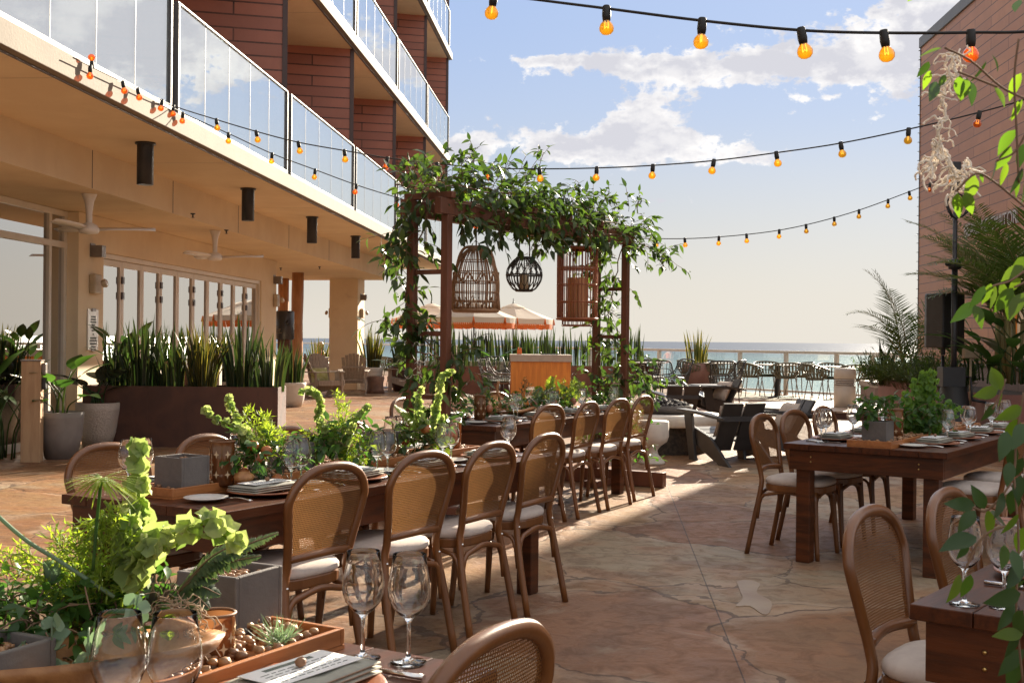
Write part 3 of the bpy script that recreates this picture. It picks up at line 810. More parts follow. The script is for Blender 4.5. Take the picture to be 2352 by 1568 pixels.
# ================================================================== DINING FURNITURE
def rect_at(z):                # half width and y of the bentwood back at height z
    P = [(0, .205, -.085), (.25, .196, -.035), (.45, .176, 0), (.52, .170, -.006), (.62, .186, -.026), (.745, .212, -.05)]
    for (a, x0, y0), (b, x1, y1) in zip(P, P[1:]):
        if z <= b:
            t = (z - a) / (b - a); return x0 + (x1 - x0) * t, y0 + (y1 - y0) * t
    s = min(1, (z - .745) / .145)
    return .212 * max(0, 1 - s ** 2.3) ** (1 / 2.3), -.05 - .03 * s
def mk_chair():
    t = thing('dining_chair', 'chair', 'chair')
    side = [(.205, -.085, 0), (.196, -.035, .25), (.176, 0, .45), (.170, -.006, .52), (.186, -.026, .62), (.212, -.05, .745)]
    arch = [(.212 * math.copysign(abs(cos(a)) ** .87, cos(a)), -.05 - .03 * sin(a) ** .87, .745 + .145 * sin(a) ** .87) for a in [PI * k / 12 for k in range(1, 12)]]
    path = spl(side + arch + [(-x, y, z) for x, y, z in side[::-1]], 3)
    obj('back_frame', MB().tube(path, .0165, 8, flat=1.12), M['oak'], t)
    b = MB(); rows = [.55, .62, .68, .745, .79, .825, .852, .872]
    vs = []
    for z in rows:
        x, y = rect_at(z); x = max(.0, x - .006)
        for k in range(7): vs.append((x * (k / 3 - 1), y - .012 * (1 - (k / 3 - 1) ** 2), z))
    b.add(vs, [(7 * i + k, 7 * i + k + 1, 7 * i + 7 + k + 1, 7 * i + 7 + k) for i in range(len(rows) - 1) for k in range(6)], 0, True)
    obj('cane_panel', b, M['cane'], t)
    obj('cross_rail', MB().tube(spl([(-.174, -.01, .545), (0, -.03, .553), (.174, -.01, .545)], 6), .017, 8), M['oak'], t)
    def sq(r, y0=.20, n=28, e=.62): return [(r * math.copysign(abs(cos(2 * PI * k / n)) ** e, cos(2 * PI * k / n)), y0 + r * math.copysign(abs(sin(2 * PI * k / n)) ** e, sin(2 * PI * k / n))) for k in range(n)]
    obj('seat_frame', MB().prism(sq(.205), .418, .462), M['oak'], t, bev=.006)
    b = MB(); vs = []; lay = [(.196, .461), (.207, .472), (.207, .488), (.196, .502), (.165, .511), (.09, .516), (.002, .517)]
    for r, z in lay: vs += [(x, y, z) for x, y in sq(r, n=28)]
    b.add(vs, [(28 * i + k, 28 * i + (k + 1) % 28, 28 * i + 28 + (k + 1) % 28, 28 * i + 28 + k) for i in range(len(lay) - 1) for k in range(28)], 0, True)
    obj('cushion', b, M['cushion'], t)
    for s in (-1, 1):
        obj('leg', MB().tube(spl([(.160 * s, .355, .43), (.172 * s, .368, .2), (.182 * s, .385, 0)], 4), [.020, .020, .019, .019, .018, .017, .016, .016, .015], 8), M['oak'], t)
    def brace(a, c, top):
        a, c = V(a), V(c); mid = (a + c) / 2; mid.z = top
        p = [a, a * .86 + mid * .14 + V((0, 0, (top - a.z) * .62)), mid * .5 + a * .5 + V((0, 0, (top - a.z) * .42)), mid, mid * .5 + c * .5 + V((0, 0, (top - a.z) * .42)), c * .86 + mid * .14 + V((0, 0, (top - a.z) * .62)), c]
        obj('bent_brace', MB().tube(spl(p, 3), .0105, 6, flat=1.4), M['oak'], t)
    fl, fr, bl_, br = (-.168, .358, .235), (.168, .358, .235), (-.19, -.02, .235), (.19, -.02, .235)
    brace(fl, fr, .415); brace(bl_, br, .415); brace(fl, bl_, .415); brace(fr, br, .415)
    for s in (-1, 1): obj('rivet', MB().lathe([(.006, 0), (.004, .004), (0, .005)], 8), M['steel'], t, loc=(.178 * s, -.017, .44)).rotation_euler = (R(90), 0, 0)
    return t

class Tbl:
    """a long plank table; P is a corner on the right edge at the near end, d the bearing of its length"""
    def __init__(s, P, deg, W, L, label, apron=.125, leg=.09):
        s.f = V((sin(R(deg)), cos(R(deg)), 0)); s.r = V((s.f.y, -s.f.x, 0)); s.P = V((P[0], P[1], 0)); s.W, s.L, s.deg = W, L, deg
        t = thing('dining_table', label, 'table', s.P - s.r * W / 2 + s.f * L / 2, -R(deg)); s.o = t
        b = MB(); n = 6
        for k in range(n):
            x0 = -W / 2 + .06 * 0 + k * W / n
            b.box(x0 + .0012, x0 + W / n - .0012, -L / 2, L / 2, .712, .75)
        obj('tabletop', b, M['tabletop'], t, bev=.003)
        i = .03
        b = MB().box(-W / 2 + i, W / 2 - i, -L / 2 + i, -L / 2 + i + .03, .711 - apron, .711).box(-W / 2 + i, W / 2 - i, L / 2 - i - .03, L / 2 - i, .711 - apron, .711)
        b.box(-W / 2 + i, -W / 2 + i + .03, -L / 2 + i + .031, L / 2 - i - .031, .711 - apron, .711).box(W / 2 - i - .03, W / 2 - i, -L / 2 + i + .031, L / 2 - i - .031, .711 - apron, .711)
        obj('apron', b, M['apron'], t, bev=.003)
        for sx in (-1, 1):
            for sy in (-1, 1):
                x, y = sx * (W / 2 - i - .033 - leg / 2), sy * (L / 2 - i - .033 - leg / 2)
                obj('leg', MB().box(x - leg / 2, x + leg / 2, y - leg / 2, y + leg / 2, 0, .71), M['apron'], t, bev=.006)
    def at(s, along, inn, z=.75, side=1):     # side=1: measured from the right edge
        q = s.P + s.f * along + (-s.r * inn if side == 1 else -s.r * (s.W - inn)); return V((q.x, q.y, z))
    def face(s, side): return -R(s.deg) + (PI / 2 if side == 1 else -PI / 2)      # bearing of a chair / setting at that side
    def chair(s, along, side, label, out=.12, turn=0): return place('chair', mk_chair, s.at(along + U(-.025, .025), -out + U(-.03, .025), 0, side), s.face(side) + R(turn * 2.6), label, 'bentwood cane dining chairs')

# ---------------- table settings
def mk_glass():
    outer = [(0, .001), (.034, .001), (.0355, .003), (.02, .0055), (.006, .010), (.0042, .02), (.0038, .05), (.0042, .078), (.009, .088), (.022, .097), (.034, .112), (.0405, .130), (.042, .143), (.0395, .165), (.035, .19), (.0325, .212)]
    t_ = .0011
    inner = [(.0319, .2128), (.0325 - t_, .212), (.035 - t_, .19), (.0395 - t_, .165), (.042 - t_, .143), (.0405 - t_, .1308), (.034 - t_ * .9, .1135), (.022, .0998), (.009, .0925), (0, .0915)]
    me = MB().lathe(outer + inner, 28).mesh('wine_glass', M['glass'])
    bm = bmesh.new(); bm.from_mesh(me); bmesh.ops.remove_doubles(bm, verts=bm.verts, dist=1e-6); bmesh.ops.recalc_face_normals(bm, faces=bm.faces); bm.to_mesh(me); bm.free()
    b = me
    return obj('wine_glass', b, M['glass'], None, 'glass', 'wine glass')
def mk_charger(): return obj('charger_plate', MB().lathe([(0, .002), (.085, .002), (.10, .004), (.145, .014), (.152, .017), (.150, .021), (.14, .020), (.10, .010), (0, .009)], 36), M['terra'], None, 'plate', 'plate')
def mk_bread(): return obj('bread_plate', MB().lathe([(0, .003), (.045, .003), (.055, .006), (.082, .014), (.085, .017), (.080, .018), (.055, .010), (0, .009)], 30), M['china'], None, 'plate', 'plate')
def mk_napkin():
    b = MB(); nx, ny = 9, 7
    for lay, (z, g_) in enumerate(((.021, 0), (.030, .006), (.038, .013))):
        vs = []; fs = []
        for zz in (0, .009):
            for j in range(ny):
                for i in range(nx):
                    x = -.135 + .27 * i / (nx - 1); y = -.075 + .15 * j / (ny - 1)
                    e = min(1, min(i, nx - 1 - i) / 1.5, min(j, ny - 1 - j) / 1.2)
                    vs.append((x * (1 - g_), y * (1 - g_ * 2), z + (zz * (.35 + .65 * e)) + .003 * sin(i * 1.7 + lay * 2) * e))
        n = nx * ny
        for j in range(ny - 1):
            for i in range(nx - 1):
                q = (j * nx + i, j * nx + i + 1, (j + 1) * nx + i + 1, (j + 1) * nx + i); fs += [q[::-1], tuple(n + a for a in q)]
        ring = [i for i in range(nx)] + [j * nx + nx - 1 for j in range(1, ny)] + [(ny - 1) * nx + i for i in range(nx - 2, -1, -1)] + [j * nx for j in range(ny - 2, 0, -1)]
        fs += [(ring[k], ring[(k + 1) % len(ring)], n + ring[(k + 1) % len(ring)], n + ring[k]) for k in range(len(ring))]
        b.add(vs, fs, 0, True)
    return obj('folded_napkin', b, M['napkin'], None, 'napkin', 'napkin')
def mk_menu():
    t = thing('menu_card', 'menu', 'menu')
    obj('card', MB().box(-.105, .105, -.05, .05, .0502, .0512), M['paper'], t)
    b = MB()
    b.box(-.06, .06, .026, .038, .0513, .0516)
    for k in range(5):
        x = -.085
        while x < .08:
            q = U(.008, .02); b.box(x, min(.085, x + q), .012 - k * .012, .0145 - k * .012, .0513, .0516); x += q + .006
    obj('printing', b, M['ink'], t)
    return t
def mk_nut(): return obj('stone_weight', MB().blob((0, 0, .009), .011, 0, 8, 6, .12, (1, 1, .8)), M['nut'], None, 'stone', 'stone')
def mk_fork():
    b = MB().tube(spl([(0, -.10, .004), (0, -.04, .010), (0, .03, .006), (0, .05, .010)], 4), [.004, .0042, .004, .0036, .003, .0026, .0024, .0022, .0022, .0022, .0026, .003, .004], 6, flat=2.0)
    for k in range(4): b.tube(spl([((k - 1.5) * .0045, .046, .010), ((k - 1.5) * .0058, .065, .006), ((k - 1.5) * .0058, .10, .012)], 3), .0013, 5)
    return obj('fork', b, M['steel'], None, 'fork', 'fork')
def mk_knife():
    b = MB().tube([(0, -.115, .006), (0, -.02, .006)], [.0055, .0045], 8, flat=1.4)
    b.slab([(-.008, -.02, .005), (.005, -.02, .005), (.006, .08, .005), (0, .105, .005), (-.009, .085, .005)], (0, 0, .002))
    return obj('knife', b, M['steel'], None, 'knife', 'knife')
ORD = ['nearest', 'second', 'third', 'fourth']
def setting(T, along, side, where, glasses=True, plate=True, seed=0, sh=(0, 0)):
    """a place setting; where says which place it is"""
    rz = T.face(side)
    sgn = 1 if side == 1 else -1
    def pos(right, inn, z=.7505): return T.at(along + sgn * right + sh[0], inn, z, side)
    j = lambda a: U(-a, a)
    if plate:
        p = pos(j(.01), .20 + j(.01)); a = j(6)
        place('charger', mk_charger, p, rz, 'terracotta charger plate, ' + where, 'terracotta charger plates')
        place('napkin', mk_napkin, p + V((0, 0, 0)), rz + R(a), 'folded sage napkin on the charger plate, ' + where, 'folded napkins')
        place('menu', mk_menu, p + V((0, 0, .0)), rz + R(a + j(3)), 'printed white menu on the napkin, ' + where, 'menu cards')
        place('nut', mk_nut, p + V((0, 0, .0517)) + T.f * j(.03), 0, 'small brown stone on the menu, ' + where, 'stones on the menus')
        place('fork', mk_fork, pos(-.19, .20), rz + R(j(4)), 'silver fork left of the plate, ' + where, 'forks')
        place('knife', mk_knife, pos(.19, .19), rz + R(j(4)), 'silver knife right of the plate, ' + where, 'knives')
        place('bread', mk_bread, pos(-.27, .26), 0, 'small white side plate, ' + where, 'side plates')
    if glasses:
        place('glass', mk_glass, pos(.135 + j(.012), .17 + j(.015)), 0, 'left wine glass of the pair, ' + where, 'wine glasses')
        place('glass', mk_glass, pos(.225 + j(.012), .19 + j(.015)), 0, 'right wine glass of the pair, ' + where, 'wine glasses')

T1 = Tbl((-1.03, 4.20), 30, .875, 2.55, 'dark plank table with the brown lantern in the middle of the terrace')
T2 = Tbl((-.11, 8.47), 30, .875, 2.45, 'dark plank table beneath the leafy arch')
T0 = Tbl((-.02 + 2.4 * -.5, 2.235 + 2.4 * -.866), 30, .88, 2.4, 'dark plank table in the lower left corner')
T3 = Tbl((2.53, 6.76), 35, 1.0, 2.45, 'dark plank table with the orange tray on the right')
T4 = Tbl((.97 + .9 * .788, 2.83 - .9 * .616), 38, .9, 2.4, 'dark plank table with brass screws in the lower right corner', apron=.15)
# brass screws on the near apron of the right tables
for T, zz in ((T4, (.655, .615)), (T3, (.67, .64))):
    b = MB()
    for sx in (-1, 1):
        for z in zz: b.blob((sx * (T.W / 2 - .17), -T.L / 2 + .029, z), .006, 0, 8, 5)
    obj('screw', b, mat('brass', (.6, .4, .15), None, 4, .3, 1.0), T.o)

w1, w2 = 'row nearest us at the brown lantern table', 'far row at the brown lantern table'
for i, a in enumerate((.42, 1.0, 1.56, 2.15)):
    T1.chair(a, 1, ['leftmost, nearest', 'second from the left', 'third from the left', 'rightmost'][i] + ' cane-back chair of the row facing away along the middle table', .105, U(-2, 2))
for i, a in enumerate((.45, 1.08, 1.70, 2.25)):
    T1.chair(a, -1, 'cane-back chair on the hotel side of the middle table, ' + ['leftmost, beside the table corner', 'second, behind the concrete planter', 'third, behind the green stems', 'farthest, behind the arch leg'][i], .20 if i else .22, U(-3, 3))
for i, a in enumerate((.40, 1.0, 1.56, 2.18)):
    T2.chair(a, 1, ['leftmost', 'second', 'third', 'rightmost'][i] + ' of the four cane-back chairs along the table under the arch', .17, U(-2, 2))
for i, a in enumerate((.5, 1.25, 1.95)):
    T2.chair(a, -1, 'cane-back chair across the table under the arch, ' + ['left of the arch leg', 'in the middle', 'right, behind the wine glasses'][i], .22, U(-3, 3))
for i, a in enumerate((.37, .98, 1.6)):
    T3.chair(a, -1, ['nearest', 'middle', 'farthest'][i] + ' cane-back chair on the aisle side of the orange tray table', .215, U(-2, 2))
for i, a in enumerate((.66, 1.3)):
    T3.chair(a, 1, ['nearer', 'farther'][i] + ' cane-back chair on the far right of the orange tray table', .20, U(-2, 2))
place('chair', mk_chair, G(2011, 1174, .89) + V((0, 0, -.89)) + T4.r * .06, T4.face(-1), 'large cane-back chair in the right foreground, nearest the aisle', 'bentwood cane dining chairs')
place('chair', mk_chair, G(2172, 1130, .89) + V((0, 0, -.89)) + T4.r * .08, T4.face(-1), 'cane-back chair half hidden by leaves behind the large right foreground chair', 'bentwood cane dining chairs')
q = G(1122, 1452, .89)
place('chair', mk_chair, V((q.x, q.y, 0)) - T0.r * .06, T0.face(1), 'cane-back chair cut by the bottom edge, at the front left table', 'bentwood cane dining chairs')

for i, a in enumerate((.42, 1.0, 1.56, 2.15)):
    setting(T1, a + .02, 1, ['leftmost', 'second', 'third', 'rightmost'][i] + ' place, near side of middle table')
for i, a in enumerate((.45, 1.08, 1.70, 2.25)):
    setting(T1, a - .05, -1, ORD[i] + ' place, hotel side of middle table', plate=True)
for i, a in enumerate((.40, 1.0, 1.56, 2.18)):
    setting(T2, a + .02, 1, ['leftmost', 'second', 'third', 'rightmost'][i] + ' place, near side of arch table')
for i, a in enumerate((.5, 1.95)):
    setting(T2, a, -1, ['left', 'right'][i] + ' place, far side of arch table')
for i, a in enumerate((.42, .98, 1.6)):
    setting(T3, a, -1, ['nearest', 'middle', 'farthest'][i] + ' place, aisle side of orange tray table', sh=(-.02, 0))
for i, a in enumerate((.50, 1.05, 1.65, 2.15)):
    setting(T3, a, 1, ORD[i] + ' place, far right of orange tray table')
# front-left table: the pair by the plate and the pair at the bottom edge
q = G(1150, 1451, .89); al = (V((q.x, q.y, 0)) - T0.P).dot(T0.f)
setting(T0, al - .10, 1, 'front left table by the cut-off chair', glasses=False)
for px, py, l in ((833, 1520, 'left wine glass of the pair beside the plate on the front left table'), (938, 1530, 'right wine glass of the pair beside the plate on the front left table')):
    q = G(px, py - 8, .7505); place('glass', mk_glass, q, 0, l, 'wine glasses')
for px, l in ((274, 'left wine glass of the large pair cut by the bottom edge'), (402, 'right wine glass of the large pair cut by the bottom edge')):
    q = G(px, 1404, .965); place('glass', mk_glass, V((q.x, q.y, .7505)), 0, l, 'wine glasses')
# lower right table
for px, py, l in ((2215, 1392, 'left wine glass behind leaves on the lower right table'), (2306, 1398, 'right wine glass behind leaves on the lower right table')):
    q = G(px, py - 4, .7505); place('glass', mk_glass, q, 0, l, 'wine glasses')
setting(T4, .55, -1, 'lower right table', glasses=False)
setting(T4, 1.12, -1, 'lower right table, second place', glasses=False)
# ================================================================== LOUNGE AND TERRACE FURNITURE
def mk_adirondack():
    t = thing('adirondack_chair', 'chair', 'chair')
    b = MB()                      # fan back of seven slats with an arched top
    for k in range(7):
        u = k - 3; x = u * .078; hh = .80 - .022 * u * u * .55
        a0 = V((x * .82, .06, .28)); a1 = V((x * 1.12, -.27, .28 + hh * .92))
        b.bar(a0, a1, .066, .02, up=(0, .9, .35), w2=.082)
    b.bar((-.26, .015, .36), (.26, .015, .36), .05, .022, up=(0, 1, 0)).bar((-.29, -.165, .68), (.29, -.165, .68), .05, .022, up=(0, 1, 0))
    obj('backrest', b, M['greywood'], t, bev=.003)
    b = MB()
    for k in range(6): 
        y = .10 + k * .085; z = .29 + k * .018
        b.box(-.27, .27, y, y + .076, z - .011, z + .011)
    b.box(-.27, .27, .615, .637, .28, .40)
    obj('seat', b, M['greywood'], t, bev=.003)
    for s in (-1, 1):
        obj('arm', MB().slab([(s * .27, -.22, .56), (s * .34, -.22, .56), (s * .41, .5, .585), (s * .38, .62, .585), (s * .30, .62, .585), (s * .265, .5, .585)], (0, 0, .022)), M['greywood'], t, bev=.004)
        obj('leg', MB().box(s * .31 - .011, s * .31 + .011, .50, .60, 0, .582), M['greywood'], t, bev=.003)
        obj('stringer', MB().slab([(s * .282, .63, .40), (s * .282, .63, .27), (s * .282, -.30, 0), (s * .282, -.42, 0), (s * .282, -.02, .28)], (.022 * s, 0, 0)), M['greywood'], t, bev=.003)
    return t
def mk_lounge():                  # modern low chair, two broad back boards, plank sides
    t = thing('lounge_chair', 'chair', 'chair')
    for s in (-1, 1):
        obj('back_board', MB().slab([(s * .020, .03, .15), (s * .235, .03, .15), (s * .262, -.27, .70), (s * .016, -.27, .70)], (0, -.03, -.012)), M['blackwood'], t, bev=.004)
        obj('arm', MB().slab([(s * .27, -.34, .50), (s * .30, -.34, .50), (s * .42, .10, .555), (s * .42, .62, .56), (s * .29, .62, .56), (s * .27, .0, .54)], (0, 0, .03)), M['blackwood'], t, bev=.004)
        obj('leg', MB().slab([(s * .30, .60, .56), (s * .30, .40, .56), (s * .30, .28, 0), (s * .30, .44, 0)], (s * .035, 0, 0)), M['blackwood'], t, bev=.004)
        obj('stringer', MB().slab([(s * .262, .58, .42), (s * .262, .58, .25), (s * .262, -.24, 0), (s * .262, -.50, 0), (s * .262, .0, .30)], (s * .035, 0, 0)), M['blackwood'], t, bev=.004)
    b = MB()
    for k in range(4): b.bar((-.26, .06 + k * .14, .265 + k * .03), (.26, .06 + k * .14, .265 + k * .03), .022, .13, up=(0, 1, .2))
    obj('seat', b, M['blackwood'], t, bev=.003)
    obj('back_rail', MB().bar((-.30, -.21, .515), (.30, -.21, .515), .03, .06), M['blackwood'], t)
    return t
def mk_pillow(m):
    def f():
        b = MB(); n = 10; vs = []; fs = []
        for s in (-1, 1):
            for j in range(n + 1):
                for i in range(n + 1):
                    u, v = i / n * 2 - 1, j / n * 2 - 1
                    th = .075 * (max(0, (1 - u ** 4) * (1 - v ** 4))) ** .5
                    vs.append((u * .22 * (1 - .05 * (1 - v * v)), s * th, .2 + v * .2 * (1 - .05 * (1 - u * u))))
        N = (n + 1) ** 2
        for s in range(2):
            for j in range(n):
                for i in range(n):
                    q = (s * N + j * (n + 1) + i, s * N + j * (n + 1) + i + 1, s * N + (j + 1) * (n + 1) + i + 1, s * N + (j + 1) * (n + 1) + i)
                    fs.append(q if s == 0 else q[::-1])
        b.add(vs, fs, 0, True)
        return obj('throw_pillow', b, m, None, 'pillow', 'pillow')
    return f
def pillow_on(key, m, P, rz, label, y=.05, z=.33, tilt=28):
    o = place(key, mk_pillow(m), (0, 0, 0), 0, label, 'throw pillows')
    q = V(P) + Matrix.Rotation(rz, 3, 'Z') @ V((0, y, z))
    o.location = q; o.rotation_euler = (R(tilt), 0, rz)
def flat(px, py): q = G(px, py); return V((q.x, q.y, 0))
# weathered chairs by the square pillar
A1, A2, A3 = flat(748, 911), flat(812, 906), flat(935, 900)
place('adi', mk_adirondack, A1 + V((-.25, .1, 0)), R(-72), 'weathered wooden lounge chair facing right beside the pale planter pot', 'weathered wooden lounge chairs')
place('adi', mk_adirondack, A2, R(8), 'weathered wooden lounge chair seen from behind in front of the pillar', 'weathered wooden lounge chairs')
place('adi', mk_adirondack, A3 + V((.15, .2, 0)), R(80), 'weathered wooden lounge chair facing left beside the arch', 'weathered wooden lounge chairs')
place('adi', mk_adirondack, V((at(735, 855, 27.5).x, 27.5, 0)), R(-150), 'weathered wooden lounge chair turned towards us behind the pale pot', 'weathered wooden lounge chairs')
pillow_on('pil', M['pillow'], A1 + V((-.25, .1, 0)), R(-72), 'yellow green print pillow on the chair facing right')
pillow_on('pil', M['pillow'], A3 + V((.15, .2, 0)), R(80), 'yellow green print pillow on the chair facing left')
pillow_on('pil', M['pillow'], V((at(735, 855, 27.5).x, 27.5, 0)), R(-150), 'yellow green print pillow on the chair turned towards us')
sp = flat(862, 903)
b = MB().lathe([(0, 0), (.24, 0), (.21, .1), (.2, .25), (.23, .40), (.21, .43), (0, .44)], 11)
obj('stump_table', b, mat('stump_wood', (.2, .11, .07), (.12, .065, .045), 5, .7, bump=.5, bscale=9), None, 'carved tree stump side table between the weathered lounge chairs', 'side table', loc=sp)

# fire pit group
fp = V((at(1522, 950, 14.7).x, 14.7, 0))
t = thing('fire_pit', 'round white concrete fire table with a bowl of black rock', 'fire pit', fp)
obj('tabletop', MB().lathe([(.30, .34), (.71, .34), (.73, .36), (.73, .46), (.71, .48), (.30, .48), (.30, .34)], 48), M['white_conc'], t)
obj('drum', MB().lathe([(.56, 0), (.56, .36)], 48), mat('shaded_pebble_drum', (.055, .038, .026), (.012, .009, .007), 26, .7, bump=.8, bscale=30), t)  # pebble colour darkened to stand for the shadow beneath the tabletop
obj('bowl', MB().lathe([(.20, .42), (.36, .52), (.38, .585), (.35, .585), (.33, .565), (0, .555)], 40), M['concrete'], t)
b = MB()
for k in range(260):
    a, r = U(0, 2 * PI), .32 * math.sqrt(U(0, 1)); b.blob((r * cos(a), r * sin(a), .575 + .07 * (1 - r / .32) + U(0, .02)), U(.018, .034), 0, 6, 4, .25)
obj('lava_rocks', b, M['lava'], t, kind='stuff')
def mk_gob():
    return obj('goblet_table', MB().lathe([(0, 0), (.15, 0), (.15, .02), (.075, .10), (.06, .15), (.10, .20), (.17, .25), (.19, .31), (.19, .47), (.18, .485), (0, .485)], 30), M['white_conc'], None, 'table', 'side table')
place('gob', mk_gob, flat(1497, 1064), 0, 'white goblet shaped side table behind the rightmost arch table chair', 'goblet side tables')
place('gob', mk_gob, V((at(1576, 900, 22).x, 22, 0)), 0, 'pale goblet side table between the distant black lounge chairs', 'goblet side tables')
LC = [((1682, 1062), R(17), 'large black lounge chair seen from behind beside the goblet table'), ((1560, 985), R(6), 'black lounge chair with its back to us beyond the fire pit'),
      ((1655, 958), R(112), 'black lounge chair in profile with a pale pillow, farthest'), ((1800, 1050), R(98), 'black lounge chair facing left, behind the large one')]
for i, ((px, py), rz, l) in enumerate(LC):
    P = flat(px, py); place('lounge', mk_lounge, P, rz, l, 'black lounge chairs')
    if i != 1: pillow_on('pil2', M['palepillow'], P, rz, 'pale pillow on the ' + ('large black chair', '', 'distant black chair', 'black chair facing left')[i], .06, .30, 26)
t = thing('cocktail_table', 'black round table with a thin top among the black lounge chairs', 'table', (at(1636, 880, 21.6).x, 21.6, 0))
obj('tabletop', MB().lathe([(0, .56), (.40, .56), (.42, .57), (.42, .585), (.40, .59), (0, .59)], 36), M['blackwood'], t)
obj('pedestal', MB().lathe([(.2, 0), (.06, .03), (.05, .56)], 16), M['blackwood'], t)

def mk_wick():                    # wing-backed wicker armchair
    t = thing('wicker_chair', 'chair', 'chair')
    sh = [(-.24, .50, .62), (-.285, .30, .63), (-.29, .12, .64), (-.26, -.0, .72), (-.255, -.10, .90), (-.22, -.16, .97), (0, -.19, .98)]
    rim = spl(sh + [(-x, y, z) for x, y, z in sh[::-1][1:]], 5)
    low = spl([(-.23, .46, .42), (-.25, .2, .42), (-.2, 0, .42), (0, -.04, .42), (.2, 0, .42), (.25, .2, .42), (.23, .46, .42)], 5)
    obj('rim', MB().tube(rim, .014, 7), M['wicker'], t)
    b = MB()
    n = 30
    for k in range(n + 1):
        u = k / n; a = rim[int(u * (len(rim) - 1))]; c = low[int(u * (len(low) - 1))]
        b.tube(spl([c, (a * .45 + c * .55) + V((0, .0, 0)), a], 3), .0065, 5)
    for zt in (.35, .72): b.tube([low[int(k / n * (len(low) - 1))] * (1 - zt) + rim[int(k / n * (len(rim) - 1))] * zt for k in range(n + 1)], .007, 5)
    obj('woven_shell', b, M['wicker'], t)
    b = MB().tube(low + [low[0]], .014, 6); b.prism([(p.x, p.y) for p in low], .40, .43)
    obj('seat', b, M['wicker'], t)
    obj('cushion', MB().prism([(p.x * .93, p.y * .93 + .015) for p in low], .431, .475), M['pad'], t, bev=.015)
    for x, y in ((-.21, .42), (.21, .42), (-.18, .0), (.18, .0)):
        obj('leg', MB().tube([(x, y, .41), (x * 1.12, y * 1.08 - .02, 0)], [.016, .011], 8), M['wicker'], t)
    return t
for px, Y, rz, l in ((1120, 26.0, -60, 'black wicker armchair left of the orange counter, nearer'), (1140, 27.6, -150, 'black wicker armchair left of the orange counter, behind the other'), (1178, 28.5, 60, 'black wicker armchair partly behind the orange counter'),
                     (1522, 24.2, -35, 'black wicker armchair above the dark lounge chair boards'), (1566, 26.5, 120, 'black wicker armchair facing left of the tall terracotta pot'), (1660, 24.6, 170 + 180, 'black wicker armchair seen from behind in front of the rail tables'), (1690, 25.8, 60, 'black wicker armchair half hidden behind another wicker chair'),
                     (1490, 26, 20, 'black wicker armchair behind the right leg of the arch')):
    place('wick', mk_wick, V((at(px, 850, Y).x, Y, 0)), R(rz), l, 'black wicker armchairs')

def mk_barrel():
    t = thing('barrel_chair', 'chair', 'chair')
    N = 34; top = []; low = []
    for k in range(N + 1):
        a = -PI * .64 + 2 * PI * .64 * k / N; q = abs(k / N * 2 - 1)
        top.append(V((.315 * sin(a), .22 - .33 * cos(a), .78 - .13 * q ** 2.2)))
        low.append(V((.20 * sin(a), .20 - .22 * cos(a), .455 + .02 * q)))
    obj('rim', MB().tube(top, .018, 7), M['olive'], t)
    b = MB()
    for k in range(0, N + 1, 2):
        c, a = low[k], top[k]; mid = (a * .5 + c * .5) * 1.0; o = V((mid.x, mid.y - .2, 0)); mid += o * .18
        p = spl([c, mid, a], 4); d = (V((a.x, a.y - .2, 0))).normalized(); s = d.cross(V((0, 0, 1)))
        for u, v in zip(p, p[1:]): b.bar(u, v, .032, .006, up=d)
    for q in (.42,):
        b.tube([low[k] * (1 - q) + top[k] * q + V((low[k].x, low[k].y - .2, 0)) * .13 for k in range(N + 1)], .009, 5)
    b.tube(low, .012, 6)
    obj('slatted_shell', b, M['olive'], t)
    obj('seat', MB().prism([(p.x * 1.04, p.y) for p in low], .435, .455), M['olive'], t)
    obj('cushion', MB().prism([(p.x * .98, p.y * .97 + .005) for p in low], .456, .495), M['pad'], t, bev=.012)
    for x, y in ((-.17, .36), (.17, .36), (-.16, .06), (.16, .06)):
        obj('leg', MB().tube([(x, y, .44), (x * 1.45, y + (y - .2) * .42, 0)], [.012, .009], 8), M['legsteel'], t)
    return t
def mk_ptable():
    t = thing('pedestal_table', 'table', 'table')
    obj('tabletop', MB().prism([(.42 * math.copysign(abs(cos(a)) ** .35, cos(a)), .42 * math.copysign(abs(sin(a)) ** .35, sin(a))) for a in [2 * PI * k / 32 for k in range(32)]], .725, .75), M['greytop'], t, bev=.004)
    obj('pedestal', MB().box(-.05, .05, -.05, .05, .02, .724), M['black'], t, bev=.004)
    obj('foot_plate', MB().box(-.27, .27, -.27, .27, 0, .019), M['black'], t, bev=.004)
    return t
RB = math.atan2(-RDIR.x, RDIR.y)          # bearing of the rail
for i, (px, Y, ) in enumerate(((1642, 31.2), (1786, 29.6), (1938, 27.9))):
    P = V((at(px, 850, Y).x, Y, 0)); nm = ('leftmost', 'middle', 'rightmost')[i]
    place('ptab', mk_ptable, P, RB, 'grey pedestal dining table along the sea railing, ' + nm, 'pedestal tables by the railing').scale = (1.1, 1.1, 1.1)
    for j, (dx, dy, a) in enumerate(((-.70, .02, -90), (.70, -.05, 90), (-.05, -.72, 0), (.02, .72, 180))):
        o = Matrix.Rotation(R(8), 3, 'Z') @ V((dx, dy - 0, 0)); f = Matrix.Rotation(R(a + 8), 3, 'Z') @ V((0, .2, 0))
        if (i, j) in ((0, 1),): continue
        if j == 1 and i < 2: o += V((-.05, .25, 0))
        place('barrel', mk_barrel, P + o - f, R(a + 8 + U(-10, 10)), 'olive slatted barrel chair at the %s railing table, %s side' % (nm, ('left', 'right', 'near', 'sea')[j]), 'olive barrel chairs').scale = (1.17, 1.17, 1.13)
